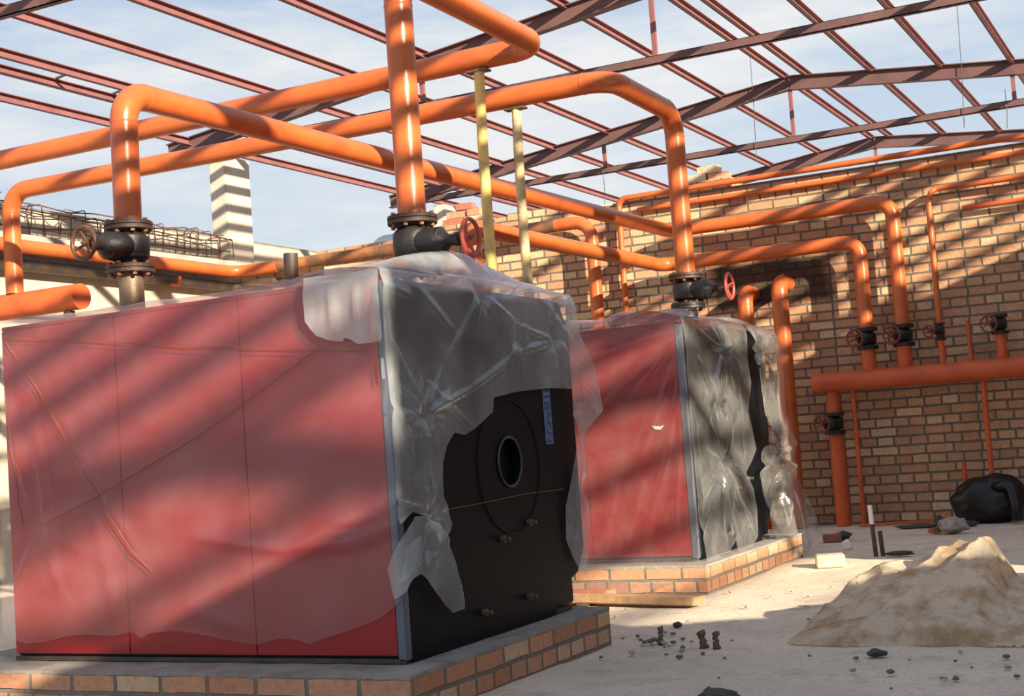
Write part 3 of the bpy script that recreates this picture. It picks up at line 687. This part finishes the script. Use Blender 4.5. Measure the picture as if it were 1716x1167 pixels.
outA = PX(4.63, (690, 470), (4, 520), (4, 1064), (42, 1080), (70, 1077), (110, 1066), (150, 1064), (190, 1066), (225, 1060), (235, 1071), (250, 1062), (290, 1057), (340, 1064), (400, 1077), (430, 1081), (470, 1070), (500, 1073), (520, 1080), (545, 1070), (600, 1052), (640, 1035), (668, 1012), (676, 985), (664, 930), (668, 880), (662, 800), (655, 740), (650, 690), (668, 640))
outA = [(min(x, XF + 0.004), min(z, T1 - 0.01)) for x, z in outA]
# the sheet is laid over the top edge: the upper strip turns back over the boiler top
outA = [(x, z) if z < T1 - 0.05 else (x, T1 + 0.22) for x, z in outA]
def fA(x, z):
    if z <= T1: return Vector((x, YF - 0.004 - hA(x, z), z + .006 * nz3(x * 5, 3)))
    s_ = z - T1
    return Vector((x, YF - 0.004 + s_ - hA(x, T1) * max(0, 1 - s_ / .05), T1 + 0.010 + 0.012 * abs(nz3(x * 5, s_ * 9, 2)) + .006 * min(1, s_ / .02)))
sheet_part(bm, [outA], fA, 0.017)
tag(obj('plastic_sheet', bm, M_FILM_A, smooth=True), 'thin clear plastic sheet stretched over the near boiler\'s red side', 'plastic sheet')
# --- sheet over the near boiler's black end
B_main = PY(-2.86, (636, 466), (700, 430), (800, 440), (900, 460), (950, 510), (975, 560), (998, 620), (1018, 686), (1005, 700), (988, 722), (985, 738), (989, 790), (984, 815), (992, 850), (990, 930), (985, 966), (972, 945), (958, 905), (955, 850), (962, 812), (968, 770), (977, 725), (966, 696), (964, 652),
             (930, 650), (900, 653), (868, 657), (833, 666), (831, 690), (808, 712), (786, 729), (768, 725), (755, 748), (748, 775), (748, 830), (757, 856), (762, 880), (754, 900), (745, 912), (732, 893), (722, 868), (700, 858), (668, 880), (662, 800), (655, 740), (645, 640), (640, 590))
B_main = [(min(max(u, 4.60), 6.62), min(v, T1 - 0.01)) if v < 1.62 else (min(max(u, 4.60), 6.50), T1 + 0.62) for u, v in B_main]
B_flap = PY(-2.84, (700, 866), (722, 862), (745, 900), (764, 932), (772, 965), (787, 1022), (778, 1022), (766, 1028), (750, 1008), (735, 985), (712, 962), (694, 975), (688, 990), (668, 1005), (664, 985), (657, 955), (668, 930), (684, 900))
pB = lambda a, b: tuple(PY(-2.86, (a, b))[0])
pinsB = [(*pB(810, 492), .22, .040, 9, .2), (*pB(716, 695), .22, .045, 11, .9), (*pB(935, 570), .16, .040, 9, .5), (*pB(875, 570), .12, .030, 8, 1.6), (*pB(728, 857), .15, .035, 10, .1), (*pB(985, 815), .10, .03, 7, .4), (*pB(970, 683), .13, .035, 9, .9)]
linesB = [(pB(810, 492), pB(752, 610), 0.0165, 0.0084), (pB(752, 610), pB(716, 695), 0.0154, 0.0072), (pB(716, 695), pB(800, 650), 0.0193, 0.0078), (pB(800, 650), pB(860, 600), 0.0193, 0.0084), (pB(860, 600), pB(876, 575), 0.0165, 0.0090),
          (pB(810, 492), pB(870, 545), 0.0165, 0.0084), (pB(870, 545), pB(935, 570), 0.0165, 0.0078), (pB(876, 590), pB(935, 572), 0.0193, 0.0096), (pB(935, 570), pB(975, 620), 0.0176, 0.0084), (pB(876, 575), pB(885, 645), 0.0138, 0.0072),
          (pB(655, 500), pB(665, 590), 0.0165, 0.0096), (pB(665, 570), pB(716, 695), 0.0220, 0.0120), (pB(670, 680), pB(700, 760), 0.0165, 0.0108), (pB(716, 695), pB(730, 850), 0.0165, 0.0108), (pB(645, 640), pB(728, 857), 0.0165, 0.0072), (pB(665, 840), pB(728, 857), 0.0165, 0.0072), (pB(665, 880), pB(728, 862), 0.0165, 0.0072),
          (pB(700, 480), pB(770, 560), 0.0138, 0.0180), (pB(720, 640), pB(800, 720), 0.0110, 0.0120), (pB(975, 640), pB(1010, 690), 0.0165, 0.0120), (pB(978, 740), pB(972, 900), 0.0138, 0.0084), (pB(640, 470), pB(700, 500), 0.0110, 0.0120), (pB(900, 480), pB(980, 600), 0.0110, 0.0180)]
pinsB = [(a, b, r, A * .4, n, p) for a, b, r, A, n, p in pinsB]
hB = folds(pinsB, linesB, 0.024, 0.020, 1.9, 27)
bumpB = top_bump(-3.30, 5.55, T1 + 0.022, 0.165, 0.80)
def fB(y, s):
    if s <= T1:
        out = 0.02 * max(0, 1 - s) if s < 1 else 0
        k = max(0.0, min(1.0, (T1 - s) / 0.05))
        hang = 0.05 * max(0, y - 6.34) * 4
        return Vector((XF + 0.004 + hB(y, s) * (.35 + .65 * k) + .025 * (1 - k) * 0 + (hang if y > 6.34 else 0) * 0.2, y, s + 0.02 * (1 - k) + .10 * (1 - k) * 0))
    q = s - T1; x = XF - q + 0.02 * max(0, 1 - q / .03)
    lim = bumpB(x, y)
    e = min(1, q / 0.16)
    sag = max(0, y - 6.3) * 0.5
    return Vector((x, y, (T1 + 0.022) * (1 - e) + lim * e + 0.05 * math.sin(PI * min(1, q / .4)) * (0.4 + 0.6 * min(1, max(0, (y - 4.7) / .3))) - sag))
bm = bmesh.new()
sheet_part(bm, [B_main], fB, 0.0115)
hB2 = folds([(*pB(728, 857), .2, .05, 9, .6)], [(pB(728, 880), pB(775, 1020), .03, .02), (pB(710, 890), pB(672, 990), .03, .02), (pB(728, 880), pB(720, 960), .03, .02)], 0.035, 0.02, 6, 5)
sheet_part(bm, [B_flap], lambda y, z: Vector((XF + 0.012 + hB2(y, z), y, z)), 0.014)
# the corner turned on to the red side
F_l = PX(4.61, (690, 440), (515, 440), (513, 500), (514, 540), (522, 552), (532, 563), (550, 570), (575, 573), (578, 566), (590, 570), (600, 577), (622, 575), (640, 572), (641, 620), (648, 680), (690, 680))
F_l = [(min(x, XF + 0.01), z) if z < 1.63 else (min(x, XF + 0.01), T1 + 0.5) for x, z in F_l]
hF = folds([], [(pA(640, 478), pA(634, 570), .025, .012), (pA(560, 480), pA(566, 565), .02, .014), (pA(600, 480), pA(604, 570), .018, .012), (pA(518, 480), pA(516, 545), .018, .02)], 0.018, 0.014, 5, 40)
def fF(x, z):
    if z <= T1: return Vector((x, YF - 0.030 - hF(x, z), z))
    s_ = z - T1; y = YF - 0.03 + s_ - hF(x, T1) * max(0, 1 - s_ / .05)
    return Vector((x, y, T1 + 0.018 + 0.012 * math.sin(PI * min(1, s_ / .5)) + max(0, bumpB(x, y) - T1 - .05) * min(1, s_ / .2)))
sheet_part(bm, [F_l], fF, 0.016)
tag(obj('plastic_sheet', bm, M_FILM_B, smooth=True), 'crumpled translucent plastic sheet draped over the near boiler\'s black end', 'plastic sheet')
# --- far boiler
XG, YG = -3.05, 8.37
pC = lambda a, b: tuple(PX(8.34, (a, b))[0])
outC = PX(8.34, (985, 545), (1190, 530), (1195, 700), (1195, 860), (1195, 950), (1178, 957), (1155, 968), (1130, 979), (1100, 985), (1060, 993), (1030, 990), (940, 995), (940, 560))
outC = [(min(x, XG + .03), z) if z < 1.62 else (min(x, XG + .03), T1 + 0.3) for x, z in outC]
linesC = [(pC(1155, 545), pC(1000, 600), 0.0154, 0.0140), (pC(1155, 550), pC(1000, 690), 0.0126, 0.0140), (pC(1150, 560), pC(1060, 800), 0.0140, 0.0140), (pC(1150, 570), pC(1100, 860), 0.0126, 0.0140), (pC(1140, 640), pC(1130, 900), 0.0126, 0.0105),
          (pC(1040, 760), pC(1010, 930), 0.0098, 0.0140), (pC(1080, 800), pC(1040, 930), 0.0098, 0.0140), (pC(1000, 580), pC(1140, 560), 0.0098, 0.0140), (pC(1110, 780), pC(1075, 930), 0.0098, 0.0112)]
hC = folds([(*pC(1156, 545), .4, .03, 16, .3)], linesC, 0.016, 0.014, 3, 61)
def fC(x, z):
    if z <= T1:
        foot = 0.30 * max(0, 0.22 - z) / 0.2 if z < 0.22 else 0
        return Vector((x, YG - 0.004 - hC(x, max(z, .2)) - min(foot, 0.34), max(z, 0.012)))
    s_ = z - T1
    return Vector((x, YG - 0.004 + s_, T1 + 0.012 + (0.055 + .03 * nz3(x * 5, 7)) * math.sin(PI * min(1, s_ / .3 * .8)) * 1.3))
bm = bmesh.new(); sheet_part(bm, [outC], fC, 0.016)
tag(obj('plastic_sheet', bm, M_FILM_C, smooth=True), 'clear plastic sheet over the far boiler\'s red side, hanging to the floor', 'plastic sheet')
D1 = PY(-3.0, (1130, 540), (1180, 535), (1245, 528), (1262, 560), (1256, 600), (1262, 640), (1258, 690), (1268, 735), (1272, 752), (1262, 775), (1254, 792), (1266, 820), (1270, 850), (1266, 900), (1250, 925), (1232, 930), (1228, 880), (1220, 925), (1205, 932), (1196, 955), (1175, 948), (1160, 922), (1148, 915), (1139, 907), (1148, 885), (1150, 866), (1130, 800), (1130, 700))
D2 = PY(-3.0, (1240, 522), (1290, 545), (1305, 570), (1313, 600), (1316, 640), (1320, 690), (1329, 745), (1325, 770), (1328, 795), (1345, 830), (1356, 865), (1366, 896), (1352, 915), (1338, 932), (1320, 930), (1307, 938), (1296, 915), (1290, 880), (1282, 835), (1272, 795), (1276, 760), (1286, 740), (1284, 700), (1276, 680), (1270, 655), (1268, 620), (1257, 590), (1252, 560))
fix = lambda P: [(max(u, 8.33), v) if v < 1.63 else (max(u, 8.33), T1 + 0.5) for u, v in P]
D1 = fix(D1); D2 = fix(D2)
pD = lambda a, b: tuple(PY(-3.0, (a, b))[0])
pinsD = [(*pD(1213, 588), .40, .055, 11, .3), (*pD(1215, 775), .45, .055, 12, .8), (*pD(1205, 678), .25, .04, 9, .2)]
linesD = [(pD(1160, 545), pD(1213, 588), 0.0200, 0.0090), (pD(1170, 600), pD(1208, 678), 0.0300, 0.0158), (pD(1175, 610), pD(1205, 690), 0.0200, 0.0090), (pD(1213, 588), pD(1215, 775), 0.0250, 0.0135), (pD(1208, 678), pD(1215, 775), 0.0250, 0.0090), (pD(1213, 588), pD(1250, 640), 0.0200, 0.0135), (pD(1215, 775), pD(1225, 930), 0.0300, 0.0225), (pD(1225, 830), pD(1222, 915), 0.0250, 0.0180),
          (pD(1215, 775), pD(1175, 900), 0.0250, 0.0135), (pD(1170, 700), pD(1180, 880), 0.0150, 0.0135), (pD(1215, 775), pD(1260, 900), 0.0250, 0.0180), (pD(1240, 650), pD(1250, 760), 0.0200, 0.0180), (pD(1213, 588), pD(1190, 575), 0.0250, 0.0135), (pD(1213, 588), pD(1235, 575), 0.0250, 0.0135)]
pinsD = [(a, b, r, A * .5, n, p) for a, b, r, A, n, p in pinsD]
hD = folds(pinsD, linesD, 0.03, 0.014, 2.5, 71)
linesE = [(pD(1280, 600), pD(1292, 760), 0.0500, 0.0300), (pD(1300, 600), pD(1310, 780), 0.0300, 0.0250), (pD(1292, 760), pD(1310, 930), 0.0500, 0.0350), (pD(1312, 770), pD(1345, 910), 0.0400, 0.0300), (pD(1300, 780), pD(1300, 860), 0.0300, 0.0250), (pD(1285, 560), pD(1270, 600), 0.0250, 0.0300)]
hE = folds([(*pD(1300, 768), .5, .06, 12, .2), (*pD(1270, 590), .3, .05, 9, .5)], linesE, 0.05, 0.045, 2.2, 83)
def mkD(h):
    def f(y, s):
        if s <= T1:
            k = max(0, min(1, (T1 - s) / .06)); low = max(0, 0.5 - s)
            return Vector((XG + 0.006 + h(y, s) * (.3 + .7 * k) + 0.10 * low, y, max(s, 0.02) + .02 * (1 - k)))
        q = s - T1
        return Vector((XG - q + 0.01, y, T1 + 0.022 + (0.065 + .04 * nz3(y * 4, 5)) * math.sin(PI * min(1, q / .5)) - max(0, y - 10.1) * 0.35))
    return f
bm = bmesh.new(); sheet_part(bm, [D1], mkD(hD), 0.013); sheet_part(bm, [D2], mkD(hE), 0.015)
tag(obj('plastic_sheet', bm, M_FILM_D, smooth=True), 'shiny crumpled plastic hanging over the far boiler\'s black end', 'plastic sheet')
# cords round the near boiler
def cord(pts, lab):
    P = [U(a, b, 1, 4.60) for a, b in pts]; bm = bmesh.new(); q = []
    for a, b in zip(P, P[1:]):
        for k in range(12):
            p = a.lerp(b, k / 12); q.append(Vector((p.x, 4.640 - hA(p.x, p.z) - 0.006, p.z)))
    tube(bm, q, 0.0018, 6); tag(obj('tie_cord', bm, M_CORD), lab, 'cord')
cord([(3, 567), (150, 572), (300, 581), (637, 590)], 'thin brown cord running level across the top of the red side')
cord([(530, 582), (330, 730), (160, 831), (62, 885)], 'thin brown cord slanting down leftwards over the red side')
cord([(3, 572), (60, 655), (160, 831), (215, 920), (252, 962)], 'thin brown cord slanting down rightwards from the left edge')
cord([(4, 640), (20, 800), (38, 905)], 'thin brown cord near the left edge of the red side')
t = [Vector((XF + 0.006, U(px, py, 0, XF + .006).y, U(px, py, 0, XF + .006).z)) for px, py in ((735, 857), (800, 845), (880, 828), (945, 820))]
bm = bmesh.new(); tube(bm, [a.lerp(b, k / 6) for a, b in zip(t, t[1:]) for k in range(6)] + [t[-1]], 0.002, 6)
tag(obj('tie_cord', bm, M_CORD), 'thin rusty cord stretched across the black front below the round opening', 'cord')
# ------------------------------------------------------------------ things on the floor
# crumpled yellowish film
bm = bmesh.new()
PO = [(1398, 1070), (1404, 1040), (1420, 1022), (1430, 985), (1470, 962), (1540, 938), (1600, 922), (1648, 914), (1678, 938), (1704, 985), (1716, 1010), (1760, 1030), (1760, 1062), (1700, 1062), (1640, 1075), (1560, 1080), (1470, 1080)]
HX = [(-1.93, 0), (-1.88, .045), (-1.85, .085), (-1.743, .165), (-1.60, .225), (-1.47, .272), (-1.28, .318), (-1.12, .341), (-1.075, .325), (-1.03, .24), (-.985, .155), (-.85, .125), (-.74, .09), (-.69, 0)]
HY = [(6.20, 0), (6.235, .16), (6.29, .26), (6.45, .40), (6.65, .66), (6.85, .94), (6.97, 1.0), (7.10, .90), (7.22, .55), (7.32, 0)]
def lerpt(T, v):
    for (a, p), (b, q) in zip(T, T[1:]):
        if a <= v <= b:
            return p + (q - p) * (v - a) / (b - a)
    return 0.0
def heap(x, y):
    wx, wy = x + .05 * nz3(x * 4, y * 4, 2), y + .05 * nz3(x * 4, y * 4, 6)
    b = lerpt(HX, x + .03 * nz3(y * 5, 3)) * lerpt(HY, y + .05 * nz3(x * 4, 1))
    # long soft folds running down the heap, and a few cross creases
    a = 1 - min(1, abs(nz3(wx * 3.4 - wy * 1.6, wy * 1.2, 1)) * 3.2)
    c = 1 - min(1, abs(nz3(wx * 5 + wy * 3, wy * 6, 5)) * 3.0)
    d = nz3(wx * 9, wy * 12, 8)
    e = min(1, b / .05)
    return b * (1 + .10 * a) + e * (.022 * a + .016 * c + .012 * d)
n1, n2 = 200, 170
g = [[bm.verts.new((-1.92 + 1.25 * i / n1 + .012 * nz3(i * .3, j * .3, 4), 6.15 + 1.3 * j / n2 + .012 * nz3(i * .3, j * .3, 9), 0)) for i in range(n1 + 1)] for j in range(n2 + 1)]
for row in g:
    for v in row: v.co.z = heap(v.co.x, v.co.y) - 0.004
for j in range(n2):
    for i in range(n1):
        f4 = (g[j][i], g[j][i + 1], g[j + 1][i + 1], g[j + 1][i])
        if max(v.co.z for v in f4) > 0.004: bm.faces.new(f4)
for v in [v for v in bm.verts if not v.link_faces]: bm.verts.remove(v)
tag(obj('film_heap', bm, M_PILE, smooth=True), 'heap of crumpled dusty yellow plastic on the floor at right', 'plastic heap')
def rbox(name, cx, cy, dx, dy, dz, rz, mat, lab, cat, z=0.0, tilt=0.0):
    bm = bmesh.new(); box(bm, -dx / 2, dx / 2, -dy / 2, dy / 2, 0, dz, min(.006, dz * .2))
    bmesh.ops.subdivide_edges(bm, edges=[e for e in bm.edges if e.calc_length() > .2], cuts=8, use_grid_fill=True)
    for v in bm.verts: v.co += Vector(noise.noise_vector(v.co * 8 + Vector((cx, cy, 0)))) * 0.003
    o = obj(name, bm, mat); o.location = (cx, cy, z); o.rotation_euler = (tilt, 0, rz); return tag(o, lab, cat)
rbox('wood_plank', -3.30, 7.66, 1.10, 0.13, 0.045, -0.22, M_WOOD, 'long tan plank on the floor, end showing past the near boiler plinth', 'plank', z=0.01)
rbox('wood_plank', -3.86, 7.95, 0.80, 0.12, 0.045, -0.10, M_WOODR, 'short reddish plank lying behind the long tan plank', 'plank', z=0.012)
rbox('wood_plank', -3.55, 7.80, 0.08, 0.34, 0.02, 0.1, M_DARKPIPE, 'dark batten lying under the planks', 'plank', z=-0.006)
def brickat(px, py, rz, mat, lab, dx=.22, dy=.12, dz=.07, z=0.0):
    p = U(px, py, 2, 0.0); loose(p.x, p.y, z, rz, mat, lab, dx, dy, dz)
brickat(1392, 950, 0.35, M_BRK3, 'buff brick lying alone in the sun left of the plastic heap', .19, .13, .085)
brickat(1395, 908, 0.3, M_BRK2, 'dark red brick piece in shade beyond the sunlit buff brick', .15, .11, .06)
brickat(1568, 893, 0.8, M_BRK2, 'small red brick piece left of the grey rubble lump', .10, .08, .04)
def rock(px, py, r, mat, lab, sx=1, sy=1, sz=.7, group=None, seed=0, name='stone', cat='stone', zoff=0.0):
    p = U(px, py, 2, 0.0); bm = bmesh.new(); bmesh.ops.create_icosphere(bm, subdivisions=3, radius=1)
    for v in bm.verts:
        n = noise.noise(v.co * 1.3 + Vector((px, py, seed))) * .35 + noise.noise(v.co * 3 + Vector((px, py, seed))) * .2
        v.co = Vector((v.co.x * sx, v.co.y * sy, v.co.z * sz)) * r * (1 + n)
    lo = min(v.co.z for v in bm.verts)
    for v in bm.verts: v.co.z -= lo * 0.8
    o = obj(name, bm, mat, smooth='auto'); o.location = (p.x, p.y, zoff); o.rotation_euler = (0, 0, seed * 1.7)
    return tag(o, lab, cat, group)
rock(1412, 905, .055, M_STONED, 'dark lump touching the dark red brick piece in the shade', 1.3, .9)
rock(1420, 922, .035, M_WHITE, 'crumpled white scrap before the dark lump in the shade', 1, .8, 1.2, name='paper_scrap', cat='scrap')
rock(1598, 893, .085, M_STONE, 'grey rubble lump, largest by the back wall', 1.4, 1, .75, name='rubble_lump', cat='rubble')
rock(1575, 886, .05, M_STONED, 'dark grey chunk left of the largest rubble lump', .8, .8, 1.2, name='rubble_lump', cat='rubble')
rock(1622, 882, .05, M_STONED, 'dark flat chunk right of the largest rubble lump', 1.8, .8, .5, name='rubble_lump', cat='rubble')
rock(1545, 885, .10, M_STONED, 'long dark flat scrap by the wall, left of the rubble', 2.2, .6, .18, name='rubble_lump', cat='rubble')
rock(1508, 931, .05, M_STONED, 'dark flat lump right of the two short stakes', 1.9, .8, .35, name='rubble_lump', cat='rubble')
rock(1205, 1180, .05, M_STONED, 'black lump at the bottom edge of the picture', 1.5, 1, .6)
rock(1360, 872, .12, M_BLACKBAG, 'black bundle against the wall beside the drop pipe', 1.0, .6, .9, name='black_bundle', cat='bundle')
rock(1470, 1100, .028, M_STONED, 'dark pebble in the shade before the plastic heap', 1.4, 1, .6)
rock(1638, 985, .02, M_STONED, 'small dark pebble behind the heap', 1.4, 1, .5)
rock(1135, 1052, .020, M_STONED, 'dark pebble just inside the shadow edge', 1.2, 1, .7)
# upright stubs of cut shrub or mortar clods
def clod(px, py, hgt, r, mat, lab, lean=0.0):
    p = U(px, py, 2, 0.0); bm = bmesh.new(); n = 8
    tube(bm, [(lean * hgt * k / n + .004 * math.sin(k * 2), .004 * math.cos(k * 3), hgt * k / n) for k in range(n + 1)], [r * (1.5 - .7 * math.sin(PI * k / n * .9)) for k in range(n + 1)], 10)
    for v in bm.verts: v.co += Vector(noise.noise_vector(v.co * 40 + Vector((px, 0, 0)))) * r * .35
    o = obj('broken_stub', bm, mat, smooth=True); o.location = (p.x, p.y, -0.003); tag(o, lab, 'stub')
clod(1108, 1078, .075, .012, M_STONEM, 'knobbly stub on the floor, left of the upright pair')
clod(1180, 1085, .070, .017, M_RAWPIPE, 'short rusty stub, left one of the upright pair on the floor', -.15)
clod(1201, 1087, .075, .014, M_RAWPIPE, 'short rusty stub, right one of the upright pair on the floor')
rr = random.Random(21)
for k in range(46):
    if k < 26: px, py = rr.gauss(1110, 42), rr.gauss(1078, 12)
    else: px, py = rr.uniform(1010, 1716), rr.uniform(1065, 1160)
    if 1380 < px and py < 1092: py += 40
    rock(px, py, rr.uniform(.005, .013) * (1.2 if k < 8 else 1), M_STONEM if k % 3 else M_STONE, 'small dark stone scattered on the shaded floor', 1.3, 1, .7, 'stones on the shaded floor', seed=k)
for k in range(22):
    px, py = rr.uniform(1000, 1500), rr.uniform(985, 1048)
    rock(px, py, rr.uniform(.005, .011), M_STONE, 'small stone scattered on the sunlit floor', 1.3, 1, .7, 'stones on the sunlit floor', seed=k)
# stakes
for px, py, h, mt, lab in ((1468, 931, .36, None, 'short dark stake with white painted top standing in the floor'), (1480, 930, .17, None, 'shorter dark stake beside the white topped one')):
    p = U(px, py, 2, 0); t = thing('stake', lab, 'stake', (p.x, p.y, 0))
    bm = bmesh.new(); tube(bm, [(0, 0, -.02), (-.01, 0, h * (.62 if h > .3 else 1))], .016, 10); obj('shaft', bm, M_DARKPIPE, t, smooth='auto')
    if h > .3:
        bm = bmesh.new(); tube(bm, [(-.01, 0, h * .62), (-.014, 0, h)], .017, 10); o = obj('tip', bm, M_WHITE, t, smooth='auto'); o['label'] = 'white painted tip'
# thin red rod on the floor by the wall
a = U(1440, 884, 2, 0); b = U(1612, 874, 2, 0)
bm = bmesh.new(); tube(bm, [a + Vector((0, 0, .012)), a.lerp(b, .5) + Vector((0, .03, .014)), b + Vector((0, 0, .012))], .012, 8)
tag(obj('red_hose', bm, M_ORANGE_D, smooth=True), 'thin red hose lying on the floor along the wall foot', 'hose')
# black sack with a drooping side, and a small can
p = U(1680, 866, 2, 0); bm = bmesh.new(); bmesh.ops.create_icosphere(bm, subdivisions=4, radius=1)
for v in bm.verts:
    c = v.co.copy(); n = abs(noise.noise(c * 1.6 + Vector((5, 2, 1)))) * .25 + abs(noise.noise(c * 4)) * .12
    v.co = Vector((c.x * .30, c.y * .20, c.z * .21)) * (1 + n)
    v.co.x += .04 * (c.z + .3)
lo = min(v.co.z for v in bm.verts)
for v in bm.verts: v.co.z = max(v.co.z - lo * .80, 0.0)
o = obj('black_sack', bm, M_BLACKBAG, smooth=True); o.location = (p.x - .02, 12.84, 0); tag(o, 'shiny black sack slumped by the wall at the right edge', 'sack')
p2 = U(1703, 878, 2, 0); bm = bmesh.new()
tube(bm, bend([(-0.17, .12, .30), (-.02, .05, .34), (0.02, 0, .15), (0.02, -.02, 0.03)], .08), .05, 14)
o = obj('black_hose', bm, M_BLACKBAG, smooth=True); o.location = (p2.x, p2.y, 0); tag(o, 'thick black hose drooping to the floor before the black sack', 'hose')
p = U(1630, 862, 2, 0); t = thing('small_can', 'small red and white can lying left of the black sack', 'can', (p.x, p.y - .12, 0.05), -.6)
MY2 = Matrix.Rotation(PI / 2, 4, 'X')
bm = bmesh.new(); lathe(bm, [(.046, 0), (.05, .004), (.05, .075)], 24, MY2); obj('body', bm, M_REDPL, t, smooth='auto')
bm = bmesh.new(); lathe(bm, [(.05, .0751), (.05, .10), (.04, .105)], 24, MY2); obj('lid', bm, M_WHITE, t, smooth='auto')
